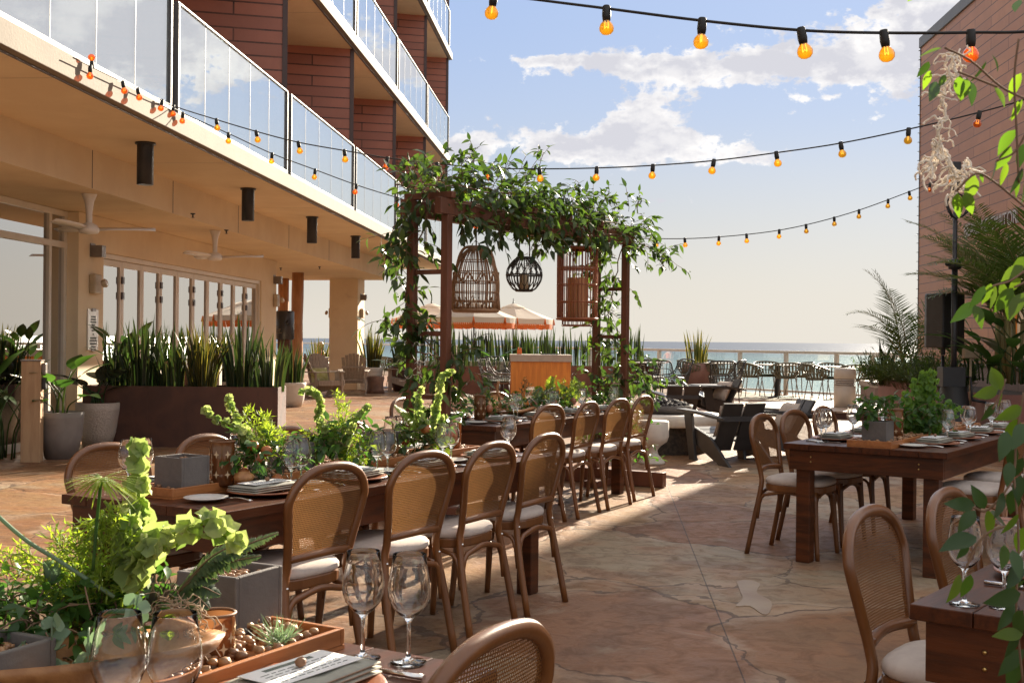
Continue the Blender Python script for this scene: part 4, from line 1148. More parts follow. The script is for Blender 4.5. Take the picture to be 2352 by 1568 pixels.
# tables far left, beyond the pillar
for px, Y, l in ((905, 33, 'grey table beyond the ribbed white pot'), (733, 34, 'grey table by the seated person'), (1480, 31, 'grey table behind the arch, by the railing')):
    place('ptab', mk_ptable, V((at(px, 800, Y).x, Y, 0)), .4, l, 'pedestal tables by the railing')
for px, Y, a, l in ((885, 32.2, -60, 'olive barrel chair left of the table beyond the ribbed pot'), (930, 34, 90, 'olive barrel chair right of the table beyond the ribbed pot'), (1455, 31.6, -80, 'olive barrel chair left of the table behind the arch'), (1505, 31.8, 120, 'olive barrel chair right of the table behind the arch')):
    place('barrel', mk_barrel, V((at(px, 800, Y).x, Y, 0)), R(a), l, 'olive barrel chairs')

# counter of orange steel
P = V((at(1241, 850, 25.0).x, 25.0, 0))
t = thing('service_counter', 'orange rusted steel counter with a thick stone top', 'counter', P, R(1))
b = MB().box(-.63, -.002, -.35, .45, 0, .925).box(.002, .63, -.35, .45, 0, .925).box(-.01, .01, -.345, .4, 0, .92)
obj('cabinet', b, M['kiosk'], t, bev=.004)
obj('stone_top', MB().box(-.655, .655, -.38, .48, .926, 1.075), M['stone'], t, bev=.006)
P2 = at(1193, 812, 25.0)
t = thing('card_holder', 'small orange box standing on the stone topped counter', 'holder', (P2.x, 25.0, 1.0755))
obj('box', MB().box(-.05, .05, -.05, .05, 0, .10), M['orangecloth'], t, bev=.005)
obj('rolled_card', MB().tube([(-.02, 0, .09), (-.025, 0, .15)], .014, 8).tube([(.02, 0, .09), (.03, .0, .14)], .014, 8), M['orangecloth'], t)
t = thing('serving_tray', 'low dark tray lying on the stone topped counter', 'tray', (at(1262, 812, 25).x, 25.0, 1.0755))
obj('tray', MB().box(-.17, .17, -.12, .12, 0, .015).tube([(-.17, -.1, .01), (-.19, 0, .05), (-.17, .1, .01)], .008, 6).tube([(.17, -.1, .01), (.19, 0, .05), (.17, .1, .01)], .008, 6), M['black'], t)
# striped bench behind the wicker chairs
P = V((at(1088, 855, 31).x, 31, 0))
t = thing('striped_sofa', 'low sofa with striped green back behind the wicker chairs', 'sofa', P)
obj('base', MB().box(-1.3, 1.3, -.3, .45, .0, .40), M['corten'], t)
b = MB()
for k in range(26): b.box(-1.3 + k * .1, -1.2 + k * .1, .15, .40, .401, .80, k % 2)
obj('backrest', b, [mat('cream_stripe', (.55, .52, .38), None, 9, .9), mat('green_stripe', (.2, .24, .09), None, 9, .9)], t)

# fringed umbrellas
def mk_umb():
    t = thing('parasol', 'parasol', 'umbrella')
    n = 8; b = MB(); vs = []
    for r, z in ((.30, 2.40), (.75, 2.22), (1.25, 2.03)):
        for k in range(n * 3):
            a = 2 * PI * k / (n * 3); rr = r * (1 if k % 3 == 0 else .955); vs.append((rr * cos(a), rr * sin(a), z - (0 if k % 3 == 0 else .015)))
    for k in range(n * 3):
        a = 2 * PI * k / (n * 3); rr = 1.255 * (1 if k % 3 == 0 else .955); vs.append((rr * cos(a), rr * sin(a), 1.86 - (0 if k % 3 == 0 else .015)))
    N = n * 3
    b.add(vs, [(i * N + k, i * N + (k + 1) % N, (i + 1) * N + (k + 1) % N, (i + 1) * N + k) for i in range(3) for k in range(N)])
    cv = obj('canopy', b, M['canvasT'], t)
    b = MB().lathe([(.36, 2.385), (.33, 2.40), (.14, 2.475), (.03, 2.50), (0, 2.50)], 16)
    obj('vent', b, M['canvasT'], cv)
    b = MB(); 
    for k in range(N * 5):
        a = 2 * PI * k / (N * 5); u = (k % 15) / 15; rr = 1.258 * (1 - .045 * min(1, 3 * min(u, 1 - u)))
        a2 = a + 2 * PI / (N * 5) * .86; h = .13 + .02 * abs(sin(k * .63)) + U(0, .015)
        b.add([(rr * cos(a), rr * sin(a), 1.865), (rr * cos(a2), rr * sin(a2), 1.865), (rr * cos(a2), rr * sin(a2), 1.865 - h), (rr * cos(a), rr * sin(a), 1.865 - h)], [(0, 1, 2, 3)])
    for k in range(n):
        a = 2 * PI * k / n; b.tube([(1.262 * cos(a), 1.262 * sin(a), 2.03), (1.262 * cos(a), 1.262 * sin(a), 1.85)], [.012, .05], 6)
    obj('fringe', b, M['fringe'], t)
    obj('pole', MB().tube([(0, 0, 0), (0, 0, 2.56)], .022, 10), M['black'], t)
    obj('finial', MB().lathe([(.02, 2.5), (.03, 2.53), (.012, 2.56), (.012, 2.66), (0, 2.67)], 10), M['black'], t)
    b = MB()
    for k in range(n):
        a = 2 * PI * k / n; b.tube([(.03 * cos(a), .03 * sin(a), 2.36), (1.22 * cos(a), 1.22 * sin(a), 2.02)], .008, 5)
    obj('rib', b, M['black'], t)
    return t
def clothmat():
    m = leafmat('sunlit_canvas', (.66, .61, .53), (.62, .57, .49), .35, .9, (1.05, 1.0, .9)); return m
M['canvasT'] = clothmat()
for px, Y, l in ((990, 36.5, 'left'), (1088, 34.0, 'middle, mostly behind the woven cage'), (1178, 36.0, 'right')):
    place('umb', mk_umb, V((at(px, 800, Y).x, Y, 0)), U(0, .7), 'cream parasol with orange fringe beyond the arch, ' + l, 'fringed parasols')

# ================================================================== PLANTS
def blade(b, P, d, h, w, lean, mid=0, edge=1, seg=6, tw=.3):
    P = V(P); d = V((d.x, d.y, 0)).normalized(); s = V((-d.y, d.x, 0))
    ang = U(0, PI); s = s * cos(ang) + d * sin(ang); nrm = s.cross(V((0, 0, 1)))
    vs = []
    for i in range(seg + 1):
        t = i / seg
        c = P + d * lean * t * t + V((0, 0, h * t * (1 - .10 * lean / max(h, .1) * t)))
        wd = w * (.62 + .9 * t - 1.5 * t ** 3) * (1 if t < .98 else .05)
        a = tw * t; s2 = s * cos(a) + nrm * sin(a); n2 = s2.cross(V((0, 0, 1)))
        for u in (-1, -.78, 0, .78, 1): vs.append(c + s2 * u * wd * .5 + n2 * wd * .16 * abs(u))
    for k, m in enumerate((edge, mid, mid, edge)):
        b.add(vs if k == 0 else [], [], 0)
        o = len(b.v) - len(vs)
        for i in range(seg):
            b.f.append((o + 5 * i + k, o + 5 * i + k + 1, o + 5 * i + 5 + k + 1, o + 5 * i + 5 + k)); b.mi.append(m); b.sm.append(True)
def snake(n, r, h, w=.055, spread=.35, sq=1.0):
    b = MB()
    for k in range(n):
        a = U(0, 2 * PI); q = r * math.sqrt(U(0, 1)); P = V((q * cos(a) * sq, q * sin(a), 0)); hh = h * (U(.35, 1.0) if k % 3 else U(.75, 1.08)) * (1 - .2 * q / r)
        blade(b, P, V((cos(a), sin(a), 0)), hh, w * U(.75, 1.25), spread * hh * (q / r) * U(.5, 1.3))
    return b
SN = [M['snake'], M['snedge']]
SNY = [leafmat('yellow_snake', (.022, .032, .012), (.04, .05, .018), .25, .4), leafmat('yellow_snake_edge', (.27, .19, .045), (.17, .14, .035), .35, .4)]
# long rust planter on the left with its clumps
pl = thing('steel_planter', 'long dark rusted steel planter box with snake plants on the left', 'planter', ((at(414, 950, 14.58).x), 14.58, 0))
x0, x1 = at(189, 950, 14.58).x - pl.location.x, at(638, 950, 14.58).x - pl.location.x
b = MB().box(x0, x1, 0, .012, 0, .76).box(x0, x0 + .012, .0125, .52, 0, .76).box(x1 - .012, x1, .0125, .52, 0, .76).box(x0, x1, .5205, .53, 0, .76)
for k in (1, 2): b.box(x0 + (x1 - x0) * k / 3 - .002, x0 + (x1 - x0) * k / 3 + .002, -.0015, 0, .01, .75)
obj('box', b, M['corten'], pl, bev=.003)
obj('soil', MB().box(x0 + .013, x1 - .013, .013, .519, .3, .70), M['soil'], pl)
for i, (px, h, n, my, nm) in enumerate(((265, .80, 34, 0, 'dark snake plant clump at the left end of the long planter'), (330, 1.02, 52, 0, 'snake plant clump with tall blades left of the yellow one'), (400, .80, 46, 0, 'slender dark snake plant clump left of the yellow edged one'), (465, .92, 84, 1, 'yellow edged snake plant in the middle of the long planter'),
                               (560, .98, 62, 0, 'broad green snake plant right of the yellow edged one'), (618, .74, 40, 0, 'pale green snake plant at the right end of the long planter'))):
    q = at(px, 880, 14.85)
    o = obj('snake_plant', snake(n, .20 if i != 3 else .17, h * 1.06, .05 if i != 3 else .036, .26 if i != 3 else .36), SNY if my else SN, None, nm, 'plant', 'snake plants in the long planter', loc=(q.x, q.y, .69))
# bird of paradise and broad leaves behind/around
def broadleaf(b, P, d, L, W, stem, m=0, ms=1):
    P = V(P); d = V(d).normalized(); tip = P + d * stem
    b.tube(spl([P, P + V((d.x * .2, d.y * .2, d.z * .6)) * stem, tip], 4), [.011 - .0007 * i for i in range(9)], 6, ms)
    s = V((d.x, d.y, .0)) * .7 + d * .5
    b.leaf(tip, s, V((0, 0, 1)) - d * .2, L, W, m, 7, U(.15, .5), .18, .38)
b = MB()
for k in range(13):
    a = U(0, 2 * PI); broadleaf(b, (U(-.12, .12), U(-.1, .1), 0), (cos(a) * .38, sin(a) * .38, 1), U(.3, .42), U(.10, .15), U(.35, .75))
q = at(300, 800, 15.3)
obj('bird_of_paradise', b, [M['bird'], M['bird']], None, 'tall dark paddle-leaved plant between the pots and the folding doors', 'plant', loc=(q.x, q.y, .69))
def pot(name, label, prof, m, loc, n=36, parts=None):
    t = thing(name, label, 'potted plant', loc)
    obj('pot', MB().lathe(prof, n), m, t)
    return t
q = G(140, 1052); 
t = pot('potted_plant', 'grey tapered pot with broad leaves beside the wooden post', [(0, 0), (.17, 0), (.225, .25), (.24, .45), (.243, .52), (.23, .525), (.225, .47), (0, .47)], mat('slate_pot', (.25, .225, .21), (.21, .185, .175), 4, .6), (q.x, q.y, 0))
b = MB()
for k, (a, tl, st, L, W) in enumerate(((250, .5, .46, .34, .24), (300, .75, .44, .30, .22), (20, .55, .55, .36, .17), (340, .35, .62, .3, .2), (200, .3, .45, .26, .18), (150, .8, .5, .3, .2), (90, .5, .6, .34, .2), (330, 1.0, .34, .3, .22), (265, 1.1, .3, .26, .17))):
    broadleaf(b, (U(-.08, .08), U(-.08, .08), .45), (cos(R(a)) * tl, sin(R(a)) * tl, 1), L, W, st)
obj('foliage', b, [M['lush'], M['vine']], t)
q = G(203, 1030); q = V((q.x + .02, q.y + .25, 0))
def hammered():
    return mat('hammered_pot', (.50, .42, .36), (.42, .35, .3), 3, .35, bump=1.6, bscale=38)
t = pot('potted_plant', 'pale hammered pot with dark leaves beside the long planter', [(0, 0), (.17, 0), (.22, .18), (.262, .45), (.265, .55), (.25, .555), (.245, .5), (0, .5)], hammered(), (q.x, q.y, 0))
b = MB()
for k in range(11):
    a = U(0, 2 * PI); tl = U(.3, 1.0); broadleaf(b, (U(-.08, .08), U(-.08, .08), .48), (cos(a) * tl, sin(a) * tl, 1), U(.3, .4), U(.2, .27), U(.25, .5))
obj('foliage', b, [leafmat('purple_leaf', (.018, .028, .018), (.03, .04, .028), .15, .25), M['bird']], t)
# dark plants seen low at the far left against the window
q = G(20, 1050)
b = MB()
for k in range(16):
    a = U(0, 2 * PI); broadleaf(b, (U(-.3, .3), U(-.15, .15), 0), (cos(a) * .3, sin(a) * .3, 1), U(.35, .5), U(.09, .14), U(.5, 1.0))
obj('bird_of_paradise', b, [M['bird'], M['bird']], None, 'dark paddle-leaved plant against the large window at the left edge', 'plant', loc=(q.x - .05, q.y - .1, 0))
# round pots with snake plants
def potsnake(name, label, px, Y, prof, m, h, n, r, zs, yel=False):
    P = V((at(px, 880, Y).x, Y, 0)); t = pot(name, label, prof, m, P)
    obj('foliage', snake(n, r, h, .055, .24), SNY if yel else SN, t, loc=(0, 0, zs))
tap = [(0, 0), (.24, 0), (.30, .2), (.34, .58), (.345, .64), (.325, .645), (.32, .58), (0, .58)]
potsnake('potted_plant', 'smooth pale pot with dark snake plant behind the long planter', 669, 23.4, [(r_ * .86, z_ * .76) for r_, z_ in tap], M['white_conc'], .95, 60, .22, .43)
rib = [(0, 0), (.34, 0)] + [p for k in range(6) for p in ((.36 + .012 * k, .02 + k * .095), (.375 + .012 * k, .06 + k * .095), (.36 + .012 * k, .10 + k * .095))] + [(.44, .62), (.40, .62), (0, .58)]
potsnake('potted_plant', 'ribbed white pot with tall snake plant beside the square pillar', 852, 31.0, [(r_ * .74, z_) for r_, z_ in rib], M['white_conc'], 1.35, 60, .22, .56, True)
potsnake('potted_plant', 'tall terracotta pot with yellowed snake plant by the sea railing', 1601, 31.2, [(0, 0), (.26, 0), (.40, .3), (.42, .55), (.38, .78), (.35, .80), (.33, .75), (0, .74)], mat('terracotta_pot', (.24, .13, .10), (.2, .1, .08), 4, .7), 1.15, 44, .28, .73, True)
potsnake('potted_plant', 'small rust pot with snake plant near the seated person', 730, 36, tap, M['corten'], .95, 30, .3, .56, True)
potsnake('potted_plant', 'rust pot with dark snake plant behind the left leg of the arch', 925, 31, tap, M['corten'], 1.1, 34, .28, .6)
# rust planter rows beyond the counter
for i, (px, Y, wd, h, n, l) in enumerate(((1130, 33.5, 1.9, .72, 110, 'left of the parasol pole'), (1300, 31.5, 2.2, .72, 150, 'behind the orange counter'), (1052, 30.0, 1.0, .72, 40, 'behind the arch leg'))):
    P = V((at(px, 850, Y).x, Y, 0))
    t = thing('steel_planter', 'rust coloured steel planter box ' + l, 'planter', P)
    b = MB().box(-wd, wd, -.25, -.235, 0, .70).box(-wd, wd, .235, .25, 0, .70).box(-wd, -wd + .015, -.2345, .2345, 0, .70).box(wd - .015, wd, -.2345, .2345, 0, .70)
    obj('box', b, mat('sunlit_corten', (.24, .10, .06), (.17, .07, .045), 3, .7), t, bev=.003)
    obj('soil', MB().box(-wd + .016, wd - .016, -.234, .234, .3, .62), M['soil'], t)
    b = MB()
    for k in range(n):
        blade(b, (U(-wd, wd) * .97, U(-.2, .2), 0), V((U(-1, 1), U(-1, 1), 0)), U(.6, 1.0) * (1.18 + .12 * sin(k)), .06, U(.02, .12))
    obj('snake_plant', b, SN, None, 'dense row of dark snake plants in the planter ' + l, 'plant', loc=P + V((0, 0, .61)))
q = at(1062 + 80, 850, 29.5)
b = MB()
for k in range(9):
    a = U(0, 2 * PI); broadleaf(b, (U(-.1, .1), 0, 0), (cos(a) * .8, sin(a) * .5, .9), U(.4, .6), .11, U(.15, .4))
obj('broad_leaf_plant', b, [M['lush'], M['lush']], None, 'bright strap-leaved plant left of the orange counter', 'plant', loc=(q.x, 29.5, .75))

# wooden post with sockets at the left
q = G(73, 1060)
t = thing('service_post', 'square wooden post with socket boxes beside the grey pot', 'post', (q.x, q.y, 0), R(12))
obj('post', MB().box(-.10, .10, -.10, .10, 0, 1.10), mat('worn_post', (.50, .33, .19), (.42, .265, .15), 3, .7, bump=.2, stretch=(6, 6, .7), dark=(9, .66, (.12, .07, .05))), t, bev=.006)
obj('top_cap', MB().box(-.107, .107, -.107, .107, 1.101, 1.115), M['lampgrey'], t)
for z, m_ in ((1.02, 'lampgrey'), (.86, 'black')):
    o = obj('socket_box', MB().box(.101, .145, -.055, .055, z - .07, z + .06), M[m_], t, bev=.01)

# the distant seated person in orange
P = V((at(736, 800, 38).x, 38, 0))
me = bpy.data.meshes.new('person'); 
J = [(0, 0, .50), (0, .02, .70), (0, .03, .92), (0, .03, 1.0), (0, .03, 1.10), (0, .05, 1.16), (-.17, .03, .90), (-.22, .14, .68), (-.10, .30, .70), (.17, .03, .90), (.22, .14, .68), (.10, .30, .70), (-.10, .02, .48), (-.12, .42, .48), (-.12, .44, .06), (-.12, .54, .04), (.10, .02, .48), (.12, .42, .48), (.12, .44, .06), (.12, .54, .04)]
E = [(0, 1), (1, 2), (2, 3), (3, 4), (4, 5), (2, 6), (6, 7), (7, 8), (2, 9), (9, 10), (10, 11), (0, 12), (12, 13), (13, 14), (14, 15), (0, 16), (16, 17), (17, 18), (18, 19)]
RR = [.14, .125, .13, .05, .095, .085, .055, .042, .03, .055, .042, .03, .085, .06, .04, .035, .085, .06, .04, .035]
me.from_pydata(J, E, [])
po = bpy.data.objects.new('person', me); C.objects.link(po); po.location = P; po.rotation_euler = (0, 0, R(-60))
sk = po.modifiers.new('skin', 'SKIN'); sv = me.skin_vertices[0].data
for i, r_ in enumerate(RR): sv[i].radius = (r_, r_ * .85)
sv[0].use_root = True
po.modifiers.new('sub', 'SUBSURF').levels = 1
me.materials.append(M['skin'])
tag(po, 'distant seated person in an orange top with blonde hair', 'person')
obj('top', MB().lathe([(.16, .50), (.165, .6), (.155, .75), (.17, .88), (.10, .97), (.06, .99)], 16, sy=.85), M['orangecloth'], po)
obj('hair', MB().blob((0, -.0, 1.13), .125, 0, 12, 8, .05, (.95, 1, 1.1)).blob((0, -.06, 1.0), .10, 0, 10, 6, .05, (1, .7, 1.4)), M['hair'], po)
t = thing('patio_chair', 'plain dark chair under the distant seated person', 'chair', P, R(-60))
obj('seat', MB().box(-.24, .24, -.16, .36, .36, .39), M['wicker'], t, bev=.01)
obj('backrest', MB().slab([(-.24, -.18, .38), (.24, -.18, .38), (.22, -.27, .86), (-.22, -.27, .86)], (0, -.03, 0)), M['wicker'], t, bev=.01)
for x in (-.21, .21):
    for y in (-.13, .33): obj('leg', MB().box(x - .02, x + .02, y - .02, y + .02, 0, .359), M['wicker'], t)

# ---------------------------------------------------------------- right hand planters, palms, speaker
def bplant(name, label, cat, b, ms, loc, group=None): return obj(name, b, ms, None, label, cat, group, loc=loc)
l0 = at(2013, 900, 20.0); lx0 = 4.86
t = thing('board_planter', 'tall planter faced with grey brown boards behind the orange tray table', 'planter', rz=-BA)
obj('board_wall', MB().box(6.25, 6.33, 7.0, 20.3, 0, 1.03), M['plboard'], t)
obj('cap', MB().box(6.20, 6.40, 7.0, 20.34, 1.031, 1.06), M['plboard'], t, bev=.005)
obj('soil', MB().box(6.34, TX - .002, 7.0, 20.25, .3, .93), M['soil'], t)
obj('end_wall', MB().box(6.331, TX, 20.26, 20.34, 0, 1.03), M['plboard'], t)
t = thing('steel_planter', 'smooth rust red planter below the palms at the right', 'planter', rz=-BA)
obj('box', MB().box(lx0, lx0 + .015, 14.6, 20.2, 0, .77).box(lx0 + .016, 6.22, 20.185, 20.2, 0, .77).box(lx0 + .016, 6.22, 14.6, 14.615, 0, .77), mat('rust_red', (.25, .105, .08), (.20, .085, .065), 2, .6, dark=(3, .66, (.13, .06, .05))), t, bev=.004)
obj('soil', MB().box(lx0 + .016, 6.22, 14.62, 20.18, .2, .70), M['soil'], t)
t = thing('step_wall', 'stepped board wall with a pale stone cap beside the bollard', 'wall', rz=-BA)
obj('lower_wall', MB().box(6.1, 7.52, 25.6, 27.0, 0, .42), M['plboard'], t)
obj('stone_cap', MB().box(6.08, 7.52, 25.58, 27.02, .421, .545), M['stone'], t, bev=.01)
r_ = thing('corner_railing', 'short cream railing with glass on the stepped wall', 'railing', rz=-BA)
obj('handrail', MB().bar((6.14, 26.3, 1.10), (7.5, 26.3, 1.10), .09, .05), M['railm'], r_, bev=.01)
for x in (6.19, 7.3): obj('post', MB().box(x - .045, x + .045, 26.27, 26.33, .546, 1.075), M['railm'], r_, bev=.005)
obj('glass_panel', MB().box(6.24, 7.25, 26.294, 26.306, .58, 1.05), M['screen'], r_)

def frond(b, P, d, L, up=.9, droop=1.0, n=38, ll=.36, lw=.026, m=0, ms=1, r=.012, vee=.5, seg=2, taper=.35):
    P = V(P); d = V(d).normalized(); h = V((d.x, d.y, 0)); h = h.normalized() if h.length > .01 else V((1, 0, 0))
    pts = []; dirv = d.copy(); p = P.copy(); N = 14
    for i in range(N + 1):
        pts.append(p.copy()); p = p + dirv * L / N
        dirv = (dirv + (h * .35 - V((0, 0, 1))) * droop / N * (.35 + 1.3 * i / N)).normalized()
    b.tube(pts, [r * (1 - .85 * i / N) for i in range(N + 1)], 5, ms)
    for k in range(n):
        t = .10 + .9 * k / n; i = min(N - 1, int(t * N)); q = pts[i].lerp(pts[i + 1], t * N - i); tg = (pts[i + 1] - pts[i]).normalized()
        s = tg.cross(V((0, 0, 1))); s = s.normalized() if s.length > .05 else V((1, 0, 0)); n_ = s.cross(tg)
        l = ll * (taper + (1 - taper) * sin(PI * min(1, t * .92 + .12))) * U(.85, 1.1)
        for sd in (-1, 1):
            b.leaf(q, s * sd * .85 + tg * .62 + n_ * vee * .5 + rv(.08), n_, l, lw, m, 2 if seg == 2 else seg, U(.1, .35), .12, .4)
    return pts
# areca palms: the lighter one leaning left beside the tower, the big one behind the speaker
b = MB()
q = at(2085, 905, 18.6)
for a, tl, L, dr in ((172, .20, 1.75, 1.1), (185, .35, 1.45, 1.9), (150, .12, 1.6, .9), (20, .3, 1.5, 1.0), (320, .5, 1.3, 1.2), (250, .5, 1.2, 1.1), (90, .3, 1.5, 1), (210, .75, 1.3, 1.3)):
    frond(b, (U(-.12, .12), U(-.12, .12), .35), (cos(R(a)) * tl, sin(R(a)) * tl, 1), L, droop=dr, n=28, ll=.44, lw=.022)
for k in range(5): 
    x, y = U(-.12, .12), U(-.12, .12); b.tube([(x, y, 0), (x * .9, y * .9, .36)], .02, 7, 1)
bplant('areca_palm', 'small areca palm with drooping fronds against the sky by the tower', 'palm', b, [M['palm'], leafmat('cane_stem', (.22, .20, .06), (.26, .2, .07), .1, .5)], (q.x, q.y, .69))
b = MB()
q = at(2335, 850, 14.5)
stem = leafmat('palm_stem', (.17, .15, .06), (.22, .18, .07), .1, .5)
for a, tl, L, dr in ((178, .5, 1.6, 1.1), (195, .35, 1.6, .9), (165, .9, 1.4, 1.1), (200, .9, 1.8, 1.3), (150, .5, 1.9, 1.0), (225, .6, 1.9, 1.1), (250, .9, 1.7, 1.2), (120, .5, 1.7, 1), (60, .6, 1.7, 1), (0, .6, 1.6, 1.1), (300, .7, 1.7, 1.1), (185, 1.3, 1.3, 1.2), (270, .3, 2.0, .8), (215, 1.2, 1.6, 1.1)):
    frond(b, (U(-.18, .18), U(-.15, .15), .75), (cos(R(a)) * tl, sin(R(a)) * tl, 1), L, droop=dr, n=44, ll=.48, lw=.026)
for k in range(7):
    x, y = U(-.2, .2), U(-.15, .15); b.tube([(x * .7, y * .7, 0), (x, y, .8)], .026, 8, 1)
bplant('areca_palm', 'large areca palm with spreading fronds at the right edge', 'palm', b, [M['palm'], stem], (q.x, q.y, .9))
b = MB()
q = at(2290, 850, 17.5)
for a, tl, L, dr in ((178, .3, 1.5, 1.2), (160, .5, 1.4, 1.1), (200, .4, 1.5, 1.2), (230, .4, 2.0, .9), (120, .4, 2.1, .9), (60, .5, 1.9, 1), (330, .5, 2.0, 1), (280, .6, 1.9, 1)):
    frond(b, (U(-.18, .18), U(-.15, .15), .9), (cos(R(a)) * tl, sin(R(a)) * tl, 1), L, droop=dr, n=40, ll=.46, lw=.024)
for k in range(5):
    x, y = U(-.2, .2), U(-.15, .15); b.tube([(x * .7, y * .7, 0), (x, y, .95)], .028, 8, 1)
bplant('areca_palm', 'areca palm with dark fronds between the speaker and the tower', 'palm', b, [M['palm'], stem], (q.x, q.y, .9))
# broad leaved plants at the right
b = MB()
q = at(2245, 850, 15.6)
for k in range(16):
    a = U(100, 260); broadleaf(b, (U(-.2, .2), U(-.2, .2), 0), (cos(R(a)) * U(.2, .9), sin(R(a)) * U(.2, .9), 1), U(.4, .6), U(.12, .17), U(.25, .75))
bplant('bird_of_paradise', 'dark paddle-leaved plant behind the speaker, in the board planter', 'plant', b, [M['bird'], M['bird']], (q.x, q.y, .9))
b = MB()
q = at(2318, 850, 14.2)
for k in range(18):
    a = U(90, 290); broadleaf(b, (U(-.25, .25), U(-.2, .2), 0), (cos(R(a)) * U(.2, 1.1), sin(R(a)) * U(.2, .9), 1), U(.4, .6), U(.13, .19), U(.2, .8))
bplant('bird_of_paradise', 'dark paddle-leaved plant at the right edge, below the large palm', 'plant', b, [M['bird'], M['bird']], (q.x, q.y, .9))
# grasses and shrubs in the rust planter
for px, Y, n, h, l, m1 in ((2045, 19.0, 240, .48, 'feathery green shrub at the left end of the rust red planter', 'fern'), (2110, 17.6, 200, .62, 'dark grassy clump in the rust red planter', 'palm'), (2165, 16.2, 220, .60, 'dark shrub under the speaker', 'vine')):
    q = at(px, 880, Y); b = MB()
    for k in range(n):
        a = U(0, 2 * PI); r2 = .34 * math.sqrt(U(0, 1)); P = V((r2 * cos(a), r2 * sin(a), 0)); d = V((cos(a) * r2 * 2.0, sin(a) * r2 * 2.0, 1)) + rv(.25)
        hh = h * U(.5, 1)
        b.tube([P, P + d * hh * .5, P + d * hh], .002, 3, 0)
        for j in range(5): b.leaf(P + d * hh * U(.3, 1), rv(1) + V((0, 0, .8)), rv(1), U(.07, .13), U(.012, .03), 0, 2)
    bplant('shrub', l, 'plant', b, [leafmat('shrub_green', (.04, .075, .018), (.075, .11, .025), .4, .5)] if m1 == 'fern' else [M[m1]], (q.x, q.y, .69), 'shrubs in the right planter')
b = MB()
for k in range(14): 
    a = U(0, 2 * PI); blade(b, (U(-.1, .1), U(-.1, .1), 0), V((cos(a), sin(a), 0)), U(.5, .95), .045, U(.1, .45))
q = at(2030, 870, 19.5)
bplant('snake_plant', 'sparse snake plant leaning left at the end of the rust red planter', 'plant', b, SN, (q.x, q.y, .69))

# speaker on its tripod, and the lighting stand
q = at(2166, 800, 15.0)
t = thing('loudspeaker', 'black loudspeaker on a stand before the terracotta tower', 'loudspeaker', (q.x, q.y, 1.33), R(-155))
b = MB().prism([(-.19, -.10), (-.13, -.20), (.13, -.20), (.19, -.10), (.19, .18), (-.19, .18)], 0, .70)
obj('cabinet', b, M['black'], t, bev=.018)
obj('grille', MB().box(-.165, .165, .181, .19, .04, .66), M['rubber'], t, bev=.004)
obj('handle', MB().box(-.196, -.189, -.06, .08, .3, .4), M['rubber'], t)
obj('mount', MB().lathe([(.03, -.09), (.03, 0)], 12), M['black'], t)
t = thing('speaker_stand', 'black tripod stand beneath the loudspeaker', 'stand', (q.x, q.y, 0))
obj('pole', MB().tube([(0, 0, .25), (0, 0, 1.235)], .02, 10), M['black'], t)
for k in range(3): obj('leg', MB().tube([(0, 0, .85), (.5 * cos(k * 2.1 + .4), .5 * sin(k * 2.1 + .4), 0)], .013, 8), M['black'], t)
q = at(2191, 800, 14.4); SP = V((q.x, q.y, 0))
ztop = at(2190, 372, 14.4).z
t = thing('light_stand', 'tall black crank stand holding the string lights at the right', 'stand', SP)
obj('mast', MB().tube([(0, 0, .1), (0, 0, ztop - .02)], .028, 12), M['black'], t)
obj('outer_tube', MB().tube([(0, 0, .6), (0, 0, 2.35)], .036, 12), M['black'], t)
obj('collar', MB().lathe([(.036, 2.30), (.075, 2.31), (.075, 2.42), (.036, 2.43)], 16), M['black'], t)
obj('knob', MB().blob((-.10, -.02, 2.37), .03, 0, 10, 7).tube([(0, 0, 2.37), (-.10, -.02, 2.37)], .01, 6), M['black'], t)
obj('head', MB().box(-.055, .055, -.04, .04, ztop - .36, ztop), M['black'], t, bev=.006)
obj('winch', MB().box(-.17, .11, -.10, .10, .86, 1.10).tube([(.11, 0, .98), (.19, -.05, .98), (.20, -.08, .70)], .014, 8), M['black'], t, bev=.01)
obj('crank_grip', MB().tube([(.20, -.08, .70), (.36, -.10, .67)], .018, 8), M['black'], t)
obj('skirt', MB().lathe([(.16, .86), (.20, .6), (.40, .05), (.42, 0)], 10), M['rubber'], t)
b = MB()
for k in range(6):
    z0 = ztop - .55; pts = [(.12 * cos(a) * U(.8, 1.2), -.06 + .03 * sin(a * 3), z0 + .15 * sin(a)) for a in [2 * PI * i / 12 for i in range(12)]]
    b.tube(pts, .008, 5, 0, True)
obj('cable_coil', b, M['rubber'], t)
q = at(2230, 812, 14.9)
t = thing('outlet_box', 'pale weatherproof outlet box behind the crank handle', 'outlet', (q.x, q.y, 0))
obj('cover', MB().box(-.10, .10, -.04, .06, q.z - .06, q.z + .07), M['conduit'], t, bev=.02)
obj('conduit', MB().tube([(0, 0, .6), (0, 0, q.z - .05)], .015, 8), M['conduit'], t)
